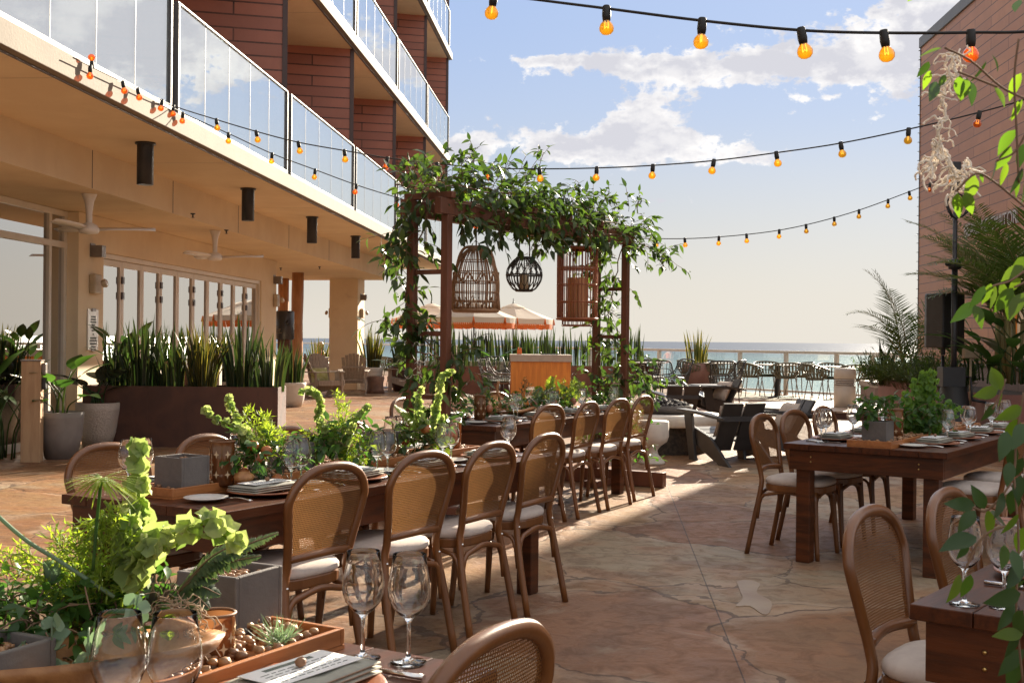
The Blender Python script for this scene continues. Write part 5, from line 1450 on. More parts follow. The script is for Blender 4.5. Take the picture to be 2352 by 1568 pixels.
# ================================================================== LEAFY ARCH OVER THE FAR TABLE
A1, B1, A2, B2 = V((-.49, 8.62, 0)), V((-.755, 8.77, 0)), V((1.085, 11.2, 0)), V((.82, 11.35, 0))
AH = 2.42
t = thing('timber_arch', 'reddish timber arch spanning the far dining table', 'arch', (A1 + A2) * .5)
o0 = (A1 + A2) * .5
L = lambda p, z=0: V((p.x - o0.x, p.y - o0.y, z))
fdir = (A2 - A1).normalized(); sdir = (B1 - A1).normalized()
for p in (A1, B1, A2, B2): obj('post', MB().bar(L(p, .05), L(p, AH - .121), .063, .063, up=fdir), M['beam'], t, bev=.004)
for p, q in ((A1, A2), (B1, B2)): obj('beam', MB().bar(L(p - fdir * .12, AH - .06), L(q + fdir * .12, AH - .06), .06, .118), M['beam'], t, bev=.004)
for k in range(6):
    c = A1.lerp(A2, k / 5.0); obj('crosspiece', MB().bar(L(c - sdir * .06, AH + .026), L(c + sdir * .37, AH + .026), .05, .05), M['beam'], t, bev=.004)
for p in (A1, A2):
    for z in (.45, .95, 1.42, 1.88): obj('rung', MB().bar(L(p + sdir * .039, z), L(p + sdir * .266, z), .035, .035), M['beam'], t, bev=.003)
    obj('base_board', MB().bar(L(p - sdir * .42, .075), L(p + sdir * .75, .075), .09, .14), M['beam'], t, bev=.004)
    obj('base_board', MB().bar(L(p + sdir * .15 - fdir * .40, .035), L(p + sdir * .15 + fdir * .40, .035), .14, .06), M['beam'], t, bev=.004)

def sprig(b, P, d, n, L, lw, sl, m=0, ms=1, droop=.5, sr=.0022):
    P = V(P); d = V(d).normalized(); p = P.copy(); pts = [p.copy()]
    for i in range(n):
        q = p + d * sl
        pts.append(q)
        s = d.cross(rv()); s = s.normalized() if s.length > .1 else V((1, 0, 0))
        ld = d * U(.2, .7) + s * U(.5, 1) + V((0, 0, -U(-.15, .55)))
        nn = V((0, 0, 1)) + rv(.7)
        b.leaf(q, ld, nn, L * U(.7, 1.15), lw * U(.8, 1.15), m, 4, U(.0, .45), U(.1, .35), .40)
        d = (d + rv(.35) - V((0, 0, 1)) * droop / n).normalized(); p = q
    b.leaf(p, d, V((0, 0, 1)) + rv(.5), L, lw, m, 4, .2, .2, .4)
    b.tube(pts, sr, 4, ms)
def vinemesh(paths, dens, spread, out, n=(3, 7), L=.105, W=.044, droop=.8, upb=.4):
    b = MB()
    for path in paths:
        p = spl(path, 6)
        b.tube([q + rv(.02) for q in p], .006, 5, 1)
        ln = sum((a - c).length for a, c in zip(p, p[1:])); k = int(ln * dens)
        for _ in range(k):
            i = rnd.randrange(len(p) - 1); q = p[i].lerp(p[i + 1], U(0, 1)) + rv(U(0, spread))
            d = rv(1) + V(out) + V((0, 0, U(-.3, upb)))
            sprig(b, q, d, rnd.randrange(*n), L, W, U(.035, .06), droop=droop)
    return b
VM = [M['vine'], M['twig']]
def W3(p, z): return V((p.x, p.y, z))
tops = [[W3(A1 - fdir * .25, AH + .08), W3(A1.lerp(A2, .3), AH + .14), W3(A1.lerp(A2, .6), AH + .10), W3(A2 + fdir * .25, AH + .06)],
        [W3(B1 - fdir * .25, AH + .10), W3(B1.lerp(B2, .35), AH + .18), W3(B1.lerp(B2, .7), AH + .10), W3(B2 + fdir * .3, AH + .10)],
        [W3(A1.lerp(B1, .5), AH + .15), W3(A1.lerp(B2, .5), AH + .16), W3(A2.lerp(B2, .5), AH + .15)]]
tops.append([W3(A1 - sdir * .05, AH - .02), W3(A1.lerp(A2, .5) - sdir * .05, AH - .05), W3(A2 - sdir * .05, AH - .04)])
b = vinemesh(tops, 26, .19, (0, 0, .05), upb=.55)
for px, py, Y, n in ((1083, 345, 9.2, 3), (1060, 360, 9.0, 2), (1248, 350, 9.9, 3), (1130, 385, 9.3, 2), (955, 385, 8.7, 2), (1400, 440, 10.8, 2), (1330, 420, 10.3, 2), (1470, 455, 11.3, 2)):
    a = at(px, py, Y); c = V((a.x + U(-.05, .05), a.y, AH + .2)); pts = spl([c, c.lerp(a, .5) + V((U(-.06, .06), 0, 0)), a], 5); b.tube(pts, .0025, 4, 1)
    for q in pts[3:]: sprig(b, q, rv(1) + V((0, 0, .6)), n, .075, .03, .035)
obj('vine', b, VM, None, 'dense smilax vine heaped along the top of the timber arch', 'vine')
b = vinemesh([[W3(B1, AH), W3(B1, 1.9), W3(B1, 1.4), W3(B1, .9)], [W3(A1.lerp(B1, .5) , AH), W3(B1 + sdir * .05, 1.7), W3(A1, 1.15), W3(A1, .75)]], 16, .12, (-.25, 0, -.1), L=.105)
b2 = vinemesh([[W3(B1, AH + .05), W3(B1 + V((-.12, 0, 0)), 2.25), W3(B1 + V((-.22, 0, 0)), 2.0)], [W3(B1, 1.6), W3(B1 + V((-.1, 0, 0)), 1.52), W3(B1 + V((.1, 0, 0)), 1.35)], [W3(A1, 1.35), W3(A1 + V((.05, 0, 0)), 1.2), W3(A1, 1.0)], [W3(B1, 1.3), W3(A1, 1.22), W3(A1 + V((.16, 0, 0)), 1.18)]], 25, .15, (-.15, 0, 0), L=.11)
o = len(b.v); b.v += b2.v; b.f += [tuple(i + o for i in f) for f in b2.f]; b.mi += b2.mi; b.sm += b2.sm
obj('vine', b, VM, None, 'smilax vine climbing the left leg of the arch', 'vine')
b = vinemesh([[W3(B2, AH), W3(B2, 1.9), W3(B2, 1.4), W3(B2 + V((.1, 0, 0)), .9)], [W3(A2, AH), W3(A2.lerp(B2, .4), 1.9), W3(A2.lerp(B2, .6), 1.5), W3(A2, 1.2), W3(B2, .8)], [W3(A2, AH + .05), W3(A2 + V((.25, .1, 0)), 2.25), W3(A2 + V((.40, .1, 0)), 2.1)], [W3(A2, .95), W3(A2 + V((.18, 0, 0)), 1.15), W3(A2 + V((.22, 0, 0)), .95)]], 26, .13, (.05, 0, -.05), L=.1)
obj('vine', b, VM, None, 'smilax vine climbing the right leg of the arch', 'vine')
b = vinemesh([[W3(A1.lerp(A2, .46), AH), W3(A1.lerp(A2, .46) + V((-.04, 0, 0)), 2.27)], [W3(A1.lerp(A2, .3), AH), W3(A1.lerp(A2, .28), 2.25)], [W3(B1.lerp(B2, .65), AH), W3(B1.lerp(B2, .62), 2.26)], [W3(A1.lerp(A2, .15), AH), W3(A1.lerp(A2, .16), 2.2)]], 40, .07, (0, 0, -.5), upb=-.2)
obj('vine', b, VM, None, 'vine tendrils hanging below the middle of the arch', 'vine')
# greenery at the feet of the arch
b = MB()
for k in range(130):
    a = U(0, 2 * PI); r2 = .3 * math.sqrt(U(0, 1)); sprig(b, (r2 * cos(a), r2 * sin(a), U(.1, .75)), rv(1) + V((0, 0, .9)), 5, .075, .034, .045)
obj('foliage_mound', b, [M['lush'], M['twig']], None, 'green leafy mound at the foot of the right leg of the arch', 'plant', loc=W3(A2.lerp(B2, .5), .1))
# hanging cages and lantern
def beam_pt(tt): return A1.lerp(A2, tt) * .5 + B1.lerp(B2, tt) * .5
def cage(name, label, cat, P, zt, prof, nb, rings, mm, cord=True, rr=.0035):
    o = thing(name, label, cat, (P.x, P.y, zt))
    b = MB(); n = 0
    for k in range(nb):
        a = 2 * PI * k / nb + U(-.03, .03); b.tube(spl([(r * cos(a), r * sin(a), z) for r, z in prof], 3), rr * U(.8, 1.3), 5)
    obj('bars', b, mm, o)
    def rad(z):
        for (r0, z0), (r1, z1) in zip(prof, prof[1:]):
            if min(z0, z1) <= z <= max(z0, z1): return r0 + (r1 - r0) * (z - z0) / (z1 - z0 + 1e-9)
        return prof[0][0]
    for z, th in rings:
        r = rad(z); obj('ring', MB().tube([(r * cos(a), r * sin(a), z) for a in [2 * PI * k / 28 for k in range(28)]], th, 6, 0, True), mm, o)
    if cord: obj('cord', MB().tube([(0, 0, prof[0][1]), (0, 0, AH - zt)], .006, 5), M['twig'], o)
    return o
P = at(1093, 640, 9.22); zt, zb = at(1093, 567, 9.22).z, at(1093, 719, 9.22).z; hh = zt - zb
o = cage('bell_cage', 'bell shaped woven rattan cage hanging from the arch', 'bird cage', P, zt, [(.004, 0), (.075, -.025), (.14, -.11), (.178, -.23), (.185, -.34), (.172, -hh + .02)], 58, [(-.11, .004), (-.2, .004), (-.28, .005), (-.36, .004), (-.43, .005), (-hh + .02, .016)], M['rattan'])
b = MB()
for k in range(10):
    a = 2 * PI * k / 10; b.tube([(.176 * cos(a), .176 * sin(a), -hh + .03), (.181 * cos(a + .2), .181 * sin(a + .2), -hh + .13), (.183 * cos(a + .42), .183 * sin(a + .42), -hh + .03)], .006, 5)
    b.tube(spl([(.17 * cos(a), .17 * sin(a), -.2), (.182 * cos(a + .3), .182 * sin(a + .3), -.28), (.18 * cos(a + .6), .18 * sin(a + .6), -.2)], 3), .006, 5)
b.lathe([(0, -hh + .005), (.168, -hh + .005), (.178, -hh + .02), (.17, -hh + .045)], 28)
obj('woven_band', b, M['rattan'], o)
b = MB()
for y in (-1, 1): b.tube([(x * 1.02, y * .004, z) for x, z in [(.185 * math.copysign(min(1, abs(u)) ** .5, u), -.0 - .5 * abs(u) ** 2.6 if abs(u) < 1 else -.5) for u in [k / 14 for k in range(-14, 15)]]], .013, 6)
obj('arched_rim', b, M['rattan'], o, rz=R(12))
P = at(1204, 630, 9.87); zt = at(1204, 592, 9.87).z; hh = zt - at(1204, 668, 9.87).z
prof = [(.065, 0), (.10, -.03), (.14, -.085), (.152, -hh * .52), (.14, -hh * .72), (.10, -hh * .93), (.065, -hh)]
o = cage('globe_lantern', 'dark globe lantern of bent twigs with a candle, hanging in the arch', 'lantern', P, zt, prof, 16, [(0, .008), (-hh * .52, .006), (-hh + .002, .009)], M['drattan'], False, .004)
b = MB()
for k in range(16):
    a = 2 * PI * k / 16
    for s in (-1, 1): b.tube(spl([(r * cos(a + s * .2 * sin(i * 1.3)), r * sin(a + s * .2 * sin(i * 1.3)), z) for i, (r, z) in enumerate(prof)], 3), .0032, 5)
obj('lattice', b, M['drattan'], o)
obj('candle', MB().lathe([(0, -hh + .01), (.04, -hh + .01), (.04, -hh + .14), (.03, -hh + .145), (0, -hh + .13)], 16), M['candle'], o)
for s in (-1, 1): obj('strap', MB().tube([(s * .045, 0, 0), (s * .04, 0, AH - zt)], .006, 5), M['drattan'], o)
P = at(1326, 655, 10.7); zt = at(1326, 569, 10.7).z; hh = zt - at(1326, 733, 10.7).z
o = cage('cylinder_cage', 'tall cylindrical reddish rattan cage hanging at the right of the arch', 'bird cage', P, zt, [(.185, 0), (.185, -hh * .5), (.183, -hh)], 40, [(-.01, .012), (-hh * .28, .006), (-hh * .30, .006), (-hh * .52, .006), (-hh * .76, .006), (-hh + .004, .013)], M['redrattan'], True, .0045)
obj('roof', MB().lathe([(.185, -.005), (.12, .012), (0, .02)], 24), M['redrattan'], o)
b = MB()
for k in range(14): a = 2 * PI * k / 14; b.bar((.085 * cos(a), .085 * sin(a), -hh + .02), (.085 * cos(a), .085 * sin(a), -hh * .42), .034, .006, up=(cos(a), sin(a), 0))
obj('slat_liner', b, M['log'], o)
obj('floor', MB().lathe([(0, -hh + .005), (.18, -hh + .005), (.18, -hh + .015), (0, -hh + .015)], 24), M['redrattan'], o)
b = MB()
for z in (-hh - .012, -hh - .058): b.tube([(.135 * cos(a), .135 * sin(a), z) for a in [2 * PI * k / 24 for k in range(24)]], .008, 6, 0, True)
for k in range(20): a = 2 * PI * k / 20; b.tube([(.135 * cos(a), .135 * sin(a), -hh - .012), (.135 * cos(a), .135 * sin(a), -hh - .058)], .004, 5)
obj('foot_ring', b, M['redrattan'], o)
# pale spanish moss tufts on the arch
def mossmesh(pts, n, spread, r=.0018, ln=.18):
    b = MB()
    for k in range(n):
        i = rnd.randrange(len(pts)); p = V(pts[i]) + rv(U(0, spread)); d = rv(1) - V((0, 0, .6)); q = [p.copy()]
        for j in range(9):
            d = (d + rv(.9) - V((0, 0, .18))).normalized(); p = p + d * ln / 9; q.append(p.copy())
        b.tube(spl(q, 2), r * U(.7, 1.3), 4)
    return b
for px, py, Y, n, l in ((1395, 500, 11.1, 26, 'pale moss tuft on the right top corner of the arch'), (1215, 555, 9.9, 14, 'pale moss wisp above the globe lantern'), (955, 800, 8.7, 12, 'pale moss wisp on the left leg of the arch'), (925, 950, 8.9, 10, 'pale moss wisp hanging low by the left leg of the arch'), (1420, 860, 11.2, 26, 'brown moss on the right leg of the arch')):
    a = at(px, py, Y); obj('moss', mossmesh([a, a + V((.02, 0, -.10)), a - V((0, 0, .2))], n, .06), M['moss'] if 'pale' in l else M['dmoss'], None, l, 'moss')

# ================================================================== CENTREPIECES
def tray(T, i0, i1, a0, a1, label, n, z=.7505):
    t = thing('wood_tray', label, 'tray', T.at((a0 + a1) / 2, (i0 + i1) / 2, z), -R(T.deg))
    hw, hl, h = (i1 - i0) / 2, (a1 - a0) / 2, .042
    obj('floor', MB().box(-hw, hw, -hl, hl, 0, .008), M['tray'], t)
    for s in (-1, 1):
        obj('long_side', MB().box(s * hw - .006 - .006 * s, s * hw + .006 - .006 * s, -hl + .0125, hl - .0125, .0085, h), M['tray'], t, bev=.002)
        obj('end_piece', MB().box(-hw, hw, s * hl - .006 - .006 * s, s * hl + .006 - .006 * s, .0085, h), M['tray'], t, bev=.002)
    b = MB()
    for k in range(n):
        r = U(.008, .015); b.blob((U(-hw + .022, hw - .022), U(-hl + .022, hl - .022), .018 + U(0, .022)), r, 0, 6, 4, .18, (1, U(.7, 1), U(.55, .8)))
    obj('pebbles', b, M['pebble'], None, 'brown river pebbles filling the ' + label, 'pebbles', None, 'stuff', loc=t.location + V((0, 0, .002)), rz=-R(T.deg))
    return t
tray(T1, .385, .60, .12, 2.40, 'long cedar tray on the middle table', 900)
tray(T0, .34, .60, 1.0, 2.36, 'cedar tray on the front left table', 700)
tray(T3, .33, .60, .02, 2.2, 'orange cedar tray on the right table', 900)
def mk_cube():
    t = thing('concrete_planter', 'pot', 'planter')
    h, r = .145, .086
    b = MB(); w_ = .013
    b.box(-r, r, -r, -r + w_, 0, h).box(-r, r, r - w_, r, 0, h).box(-r, -r + w_, -r + w_ + .0002, r - w_ - .0002, 0, h).box(r - w_, r, -r + w_ + .0002, r - w_ - .0002, 0, h)
    obj('pot', b, M['concrete'], t, bev=.003)
    b = MB().box(-r + w_, r - w_, -r + w_, r - w_, .09, .115)
    for k in range(90): b.blob((U(-r + .02, r - .02), U(-r + .02, r - .02), .118 + U(0, .014)), U(.006, .011), 0, 6, 4, .15, (1, .8, .65))
    obj('pebbles', b, M['pebble'], t, kind='stuff')
    return t
def cube(px, py, Y, deg, label):
    q = at(px, py, Y); place('cube', mk_cube, V((q.x, q.y, .772)), -R(deg), label, 'concrete cube planters').scale = (.88, .88, .92)
cube(418, 1125, 4.66, 30, 'grey concrete cube planter left of the brown lantern'); cube(872, 1053, 6.0, 30, 'grey concrete cube planter behind the second pair of glasses on the middle table'); cube(668, 1085, 5.3, 30, 'grey concrete cube planter behind the first pair of glasses on the middle table')
cube(2016, 1013, 7.16, 35, 'grey concrete cube planter on the orange tray at the right')
q = at(528, 1440, 2.46); place('cube', mk_cube, V((q.x, q.y, .772)), -R(26), 'largest grey concrete cube planter, on the front left table', 'concrete cube planters').scale = (.9, .9, .84)
q = at(-40, 1500, 1.80); place('cube', mk_cube, V((q.x, q.y, .772)), -R(26), 'concrete cube planter cut by the left edge of the picture', 'concrete cube planters')
def jar(label, q, r, h, band=False, starz=True):
    t = thing('candle_lantern', label, 'lantern', q)
    obj('jar', MB().lathe([(0, .003), (r * .85, .003), (r * .95, .012), (r * .98, h * .3), (r, h * .85), (r * .97, h * .9), (r, h)], 28), M['amberjar'], t)
    obj('rim', MB().tube([(r * cos(a), r * sin(a), h) for a in [2 * PI * k / 28 for k in range(28)]], .003, 6, 0, True), M['nut'] if not band else M['steel'], t)
    b = MB()
    if starz:
        for k in range(7):
            a = 2 * PI * k / 7
            for z in (.28, .50, .72):
                aa = a + (PI / 7 if z == .5 else 0); u = V((cos(aa), sin(aa), 0)); s = V((-sin(aa), cos(aa), 0)); c = u * r * 1.01 + V((0, 0, h * z)); q_ = .013 * r / .05
                b.add([c + V((0, 0, q_ * 1.25)), c + s * q_ * .28 + V((0, 0, q_ * .28)), c + s * q_, c + s * q_ * .28 - V((0, 0, q_ * .28)), c - V((0, 0, q_ * 1.25)), c - s * q_ * .28 - V((0, 0, q_ * .28)), c - s * q_, c - s * q_ * .28 + V((0, 0, q_ * .28))], [(0, 1, 7), (1, 2, 3), (3, 4, 5), (5, 6, 7), (1, 3, 5, 7)])
        obj('cut_pattern', b, M['candle'], t)
    if band:
        for z in (.9, .95): b.tube([(r * 1.02 * cos(a), r * 1.02 * sin(a), h * z) for a in [2 * PI * k / 28 for k in range(28)]], .002, 5, 0, True)
        obj('filigree_band', b, M['steel'], t)
    obj('candle', MB().lathe([(0, .006), (r * .7, .006), (r * .7, h * .45), (0, h * .45)], 16), M['candle'], t)
q = at(510, 1110, 4.76); jar('brown glass lantern with star cut-outs on the middle table', V((q.x, q.y, .772)), .051, .185)
q = at(1036, 1036, 6.35); jar('amber lantern with a silver rim band at the far end of the middle table', V((q.x, q.y, .772)), .055, .18, True, False)
q = at(1102, 963, 9.05); jar('tall amber lantern on the table under the arch', V((q.x, q.y, .752)), .047, .195)
q = at(2056, 1006, 7.45); jar('dark amber lantern behind the concrete planter on the right table', V((q.x, q.y, .772)), .05, .19)
q = at(494, 1508, 2.2); jar('short amber votive beside the large concrete planter in front', V((q.x, q.y, .775)), .037, .085, False, True)

def bells(b, pts, r=.030, m=0, ms=1):
    p = spl(pts, 8); b.tube(p, [.005 - .003 * i / len(p) for i in range(len(p))], 5, ms)
    ln = 0; nxt = .03; tot = sum((a - c).length for a, c in zip(p, p[1:]))
    for a, c in zip(p, p[1:]):
        ln += (a - c).length
        if ln < nxt: continue
        nxt = ln + .023 * r / .030 * U(.7, 1.4)
        d = (c - a).normalized(); u = d.orthogonal().normalized(); v = d.cross(u); f = 1 - .45 * ln / tot; a0 = U(0, 6)
        for k in range(6):
            an = a0 + 2 * PI * k / 6 + U(-.4, .4); o = (u * cos(an) + v * sin(an) + d * .25 + rv(.45)).normalized(); s1 = o.orthogonal().normalized(); s2 = o.cross(s1); R_ = r * f * U(.45, .95)
            base = c + o * U(.001, .011) * r / .03 + d * U(-.006, .006); n = 10; vs = [base]; ph = U(0, 6)
            for rr_, hh_ in ((.52, .36), (1.05, .62)): vs += [base + o * R_ * (hh_ * 1.0 + (.18 * sin(2.6 * i + ph) if rr_ > .5 else 0)) + (s1 * cos(2 * PI * i / n) + s2 * sin(2 * PI * i / n)) * R_ * rr_ * (1 + .16 * sin(3 * i + ph)) for i in range(n)]
            b.add(vs, [(0, 1 + i, 1 + (i + 1) % n) for i in range(n)] + [(1 + i, 1 + n + i, 1 + n + (i + 1) % n, 1 + (i + 1) % n) for i in range(n)], m, True)
def ming(b, pts, n=26, l=.05, w=.0035, m=0, ms=1):
    """feathery asparagus spray"""
    p = spl(pts, 8); b.tube(p, [.003 - .002 * i / len(p) for i in range(len(p))], 4, ms)
    for k in range(n):
        t = (k + .5) / n * .97 + .03; i = min(len(p) - 2, int(t * (len(p) - 1))); q = p[i]; d = (p[i + 1] - p[i]).normalized()
        s = d.cross(rv()); s.normalize(); e = q + (s * .8 + d * .7) * l * (1.1 - .7 * t) * U(.7, 1.2); b.tube([q, e], .0009, 3, m)
        for j in range(6):
            c = q.lerp(e, .25 + .75 * j / 5); b.leaf(c, (e - q).normalized() * .7 + rv(.9), rv(), l * U(.28, .5), w, m, 2, .1, .1)
def fern(b, pts, n=24, l=.05, w=.012, m=0, ms=1, curl=.2):
    p = spl(pts, 8); b.tube(p, [.0028 - .002 * i / len(p) for i in range(len(p))], 4, ms); up = V((0, 0, 1))
    for k in range(n):
        t = .06 + .94 * k / n; x = t * (len(p) - 1); i = min(len(p) - 2, int(x)); q = p[i].lerp(p[i + 1], x - i); d = (p[i + 1] - p[i]).normalized()
        s = d.cross(up + V((0, -.6, 0))); s = s.normalized() if s.length > .05 else V((1, 0, 0)); nn = s.cross(d); ll = l * (sin(PI * (t * .85 + .12)) * .9 + .1)
        for sd in (-1, 1): b.leaf(q, s * sd + d * .45 + rv(.12), nn, ll, w, m, 3, curl, .1)
def clump(b, c, r, n, L, W, m=0, ms=1, up=.5, sq=1.0):
    for k in range(n):
        q = V(c) + V((U(-r, r), U(-r, r), U(-.3, .6) * r * sq)); sprig(b, q, rv(1) + V((0, 0, up)), rnd.randrange(2, 5), L, W, L * .5, m, ms, .7, .0015)
def arr(name, label, origin): return thing(name, label, 'centrepiece', origin)
BELL, FERN, DF, LU = [M['bell'], M['fern']], [M['fern'], M['fern']], [M['dfern'], M['twig']], [M['lush'], M['twig']]
def rel(o, *pp): return [at(*p) - o.location for p in pp]
def addpart(o, name, fn, mats): b = MB(); fn(b); obj(name, b, mats, o)
# -- middle table, by the brown lantern
q = at(590, 1080, 4.9); o = arr('flower_arrangement', 'green arrangement with tall bell stems and russet fruit behind the brown lantern', V((q.x, q.y, .79)))
addpart(o, 'bell_stem', lambda b: bells(b, rel(o, (590, 1050, 4.9), (560, 990, 4.88), (505, 965, 4.85), (462, 935, 4.82))), BELL)
addpart(o, 'bell_stem', lambda b: bells(b, rel(o, (595, 1050, 4.92), (560, 985, 4.93), (535, 945, 4.95), (522, 905, 4.97))), BELL)
addpart(o, 'bell_stem', lambda b: bells(b, rel(o, (600, 1050, 4.9), (575, 1010, 4.85), (540, 985, 4.8))), BELL)
for k, e in enumerate(((560, 945), (600, 950), (640, 990), (625, 965))): addpart(o, 'fern_spray', lambda b: ming(b, rel(o, (600, 1060, 4.9), ((600 + e[0]) / 2 + 6, (1060 + e[1]) / 2 - 8, 4.9), e + (4.85 + .05 * k,)), 24, .075, .006), FERN)
addpart(o, 'foliage', lambda b: clump(b, V((.05, 0, .07)), .11, 46, .055, .028), LU)
for px, py in ((581, 1023), (590, 1053), (612, 1035), (637, 1099), (560, 1085)):
    a = at(px, py, 4.82) - o.location; obj('fruit', MB().blob(a, .026, 0, 12, 8, .04, (1, 1, .85)), M['fruit'], o)
addpart(o, 'moss', lambda b: b.__dict__.update(mossmesh([V((.03, -.05, .0)), V((.08, -.06, .01))], 60, .06, .0012, .12).__dict__), [M['succ']])
# -- middle table, centre
q = at(770, 1060, 5.45); o = arr('flower_arrangement', 'arching bell stems and ferns in the centre of the middle table', V((q.x, q.y, .79)))
for pts in (((765, 1030, 5.45), (735, 975, 5.43), (735, 920, 5.4), (715, 897, 5.4), (687, 900, 5.38)), ((780, 1025, 5.45), (800, 975, 5.47), (830, 950, 5.5), (851, 928, 5.52)), ((780, 1040, 5.4), (755, 1000, 5.35), (735, 965, 5.3)), ((785, 1040, 5.4), (800, 1000, 5.36), (812, 975, 5.3)), ((775, 1040, 5.42), (770, 1000, 5.4), (765, 975, 5.4))):
    addpart(o, 'bell_stem', lambda b: bells(b, rel(o, *pts), .028), BELL)
for e in ((777, 900), (800, 900 + 30), (850, 1020), (835, 1060), (700, 1000), (820, 1085)): addpart(o, 'fern_spray', lambda b: ming(b, rel(o, (780, 1035, 5.45), ((780 + e[0]) / 2, (1035 + e[1]) / 2 - 12, 5.42), e + (5.4,)), 24, .07, .006), FERN)
addpart(o, 'foliage', lambda b: clump(b, V((0, 0, .08)), .12, 50, .06, .03), LU)
# -- middle table, far end
q = at(985, 1030, 6.1); o = arr('flower_arrangement', 'tall bell stems and yellow ferns at the far end of the middle table', V((q.x, q.y, .79)))
for pts in (((990, 1010, 6.1), (1000, 950, 6.1), (1010, 900, 6.1), (1018, 862, 6.1), (1042, 855, 6.1)), ((975, 1010, 6.12), (965, 960, 6.13), (960, 915, 6.13), (972, 888, 6.13)), ((985, 1015, 6.05), (978, 985, 6.0), (965, 950, 6.0)), ((995, 1015, 6.05), (1010, 985, 6.03), (1020, 960, 6.0))):
    addpart(o, 'bell_stem', lambda b: bells(b, rel(o, *pts), .031), BELL)
for e in ((905, 930), (920, 945), (1045, 1020), (1030, 1045), (940, 1000)): addpart(o, 'fern_spray', lambda b: fern(b, rel(o, (985, 1015, 6.1), ((985 + e[0]) / 2, (1015 + e[1]) / 2 - 10, 6.05), e + (6.0,)), 22, .055, .012), FERN)
addpart(o, 'foliage', lambda b: clump(b, V((-.02, 0, .07)), .13, 45, .06, .028), [M['vine'], M['twig']])
for px, py in ((978, 985), (930, 1010)): obj('fruit', MB().blob(at(px, py, 6.0) - o.location, .028, 0, 12, 8, .04), M['fruit'], o)
# -- table under the arch: low runner of ferns in a wooden trough
q = T2.at(1.3, .44); o = arr('flower_arrangement', 'long low runner of ferns and greenery on the table under the arch', V((q.x, q.y, .752)))
b = MB(); b.M = Matrix.Rotation(-R(30), 4, 'Z'); b.lathe([(0, .0), (.07, .0), (.12, .045), (.125, .055), (.11, .05), (0, .02)], 22, sy=5.0); obj('dough_bowl', b, M['trough'], o)
for k in range(26):
    a = T2.at(U(.35, 2.2), .44 + U(-.10, .10)) - q; a.z = .05; d = V((U(-.5, .5), U(-.4, .4), 1)); l = U(.14, .30)
    addpart(o, 'fern_spray', lambda b: (ming if k % 2 else fern)(b, [a, a + d * l * .6, a + d * l + V((d.x, d.y, -.2)) * l * .5], 20, .055, .004 if k % 2 else .011), FERN if k % 3 else DF)
for k in range(9):
    a = T2.at(.3 + k * .22, .44 + U(-.08, .08)) - q; addpart(o, 'foliage', lambda b: clump(b, V((a.x, a.y, .08)), .09, 20, .05, .024), LU)
for k in range(5): a = T2.at(.5 + k * .36, .36) - q; obj('fruit', MB().blob((a.x, a.y, .09), .03, 0, 12, 8, .04, (1, 1, 1.15)), M['fruit'] if k % 2 else M['terra'], o)
addpart(o, 'branch', lambda b: (b.tube(spl([rel(o, p)[0] for p in ((1130, 955, 9.3), (1150, 930, 9.3), (1142, 895, 9.3), (1146, 875, 9.3))], 4), .011, 6), b.tube(spl([rel(o, p)[0] for p in ((1120, 952, 9.2), (1160, 938, 9.3), (1190, 945, 9.4), (1230, 935, 9.6))], 4), .012, 6)), M['log'])
# -- right table
q = at(2110, 1000, 7.75); o = arr('flower_arrangement', 'bushy green bell plant on the right table', V((q.x, q.y, .79)))
for px, py in ((2080, 905), (2100, 880), (2120, 865), (2140, 862), (2145, 880), (2150, 905), (2160, 940), (2085, 945), (2120, 900), (2185, 930), (2210, 945), (2070, 975)):
    addpart(o, 'bell_stem', lambda b: bells(b, rel(o, (2115 + (px - 2120) * .3, 1005, 7.75), (2112 + (px - 2120) * .5, (1000 + py) / 2, 7.75), (px, py - 6, 7.75 + U(-.1, .1))), .045), [leafmat('shade_bell', (.11, .20, .045), (.17, .27, .06), .45, .5), M['fern']])
addpart(o, 'foliage', lambda b: clump(b, V((.0, 0, .07)), .16, 70, .06, .03), LU)
addpart(o, 'foliage', lambda b: clump(b, rel(o, (2010, 945, 7.2))[0], .11, 46, .05, .032), LU)
# -- front left table: big arrangement
q = at(190, 1440, 2.05); o = arr('flower_arrangement', 'large mixed greenery with bell stems filling the lower left corner', V((q.x, q.y, .79)))
for pts in (((290, 1330, 2.02), (305, 1240, 2.02), (318, 1130, 2.02), (312, 1030, 2.02)), ((300, 1320, 2.0), (300, 1260, 1.98), (300, 1200, 1.97)), ((280, 1340, 2.0), (340, 1260, 1.99), (430, 1215, 1.97), (480, 1205, 1.97), (545, 1250, 1.97)), ((290, 1340, 1.98), (320, 1290, 1.95), (350, 1240, 1.95))):
    addpart(o, 'bell_stem', lambda b: bells(b, rel(o, *pts), .034), BELL)
addpart(o, 'papyrus', lambda b: (b.tube(spl(rel(o, (213, 1310, 1.9), (222, 1200, 1.9), (232, 1100, 1.9)), 5), .003, 5, 1), [b.leaf(rel(o, (232, 1098, 1.9))[0], V((cos(a), sin(a) * .8, U(-.45, .35))), V((0, 0, 1)), U(.05, .085), .0045, 0, 4, .25, .1) for a in [U(0, 6.28) for _ in range(60)]]), [M['fern'], M['lush']])
addpart(o, 'grass_stalk', lambda b: b.tube(spl(rel(o, (262, 1370, 1.95), (140, 1290, 1.93), (60, 1240, 1.92), (-10, 1180, 1.92)), 5), .0035, 6), M['euc'])
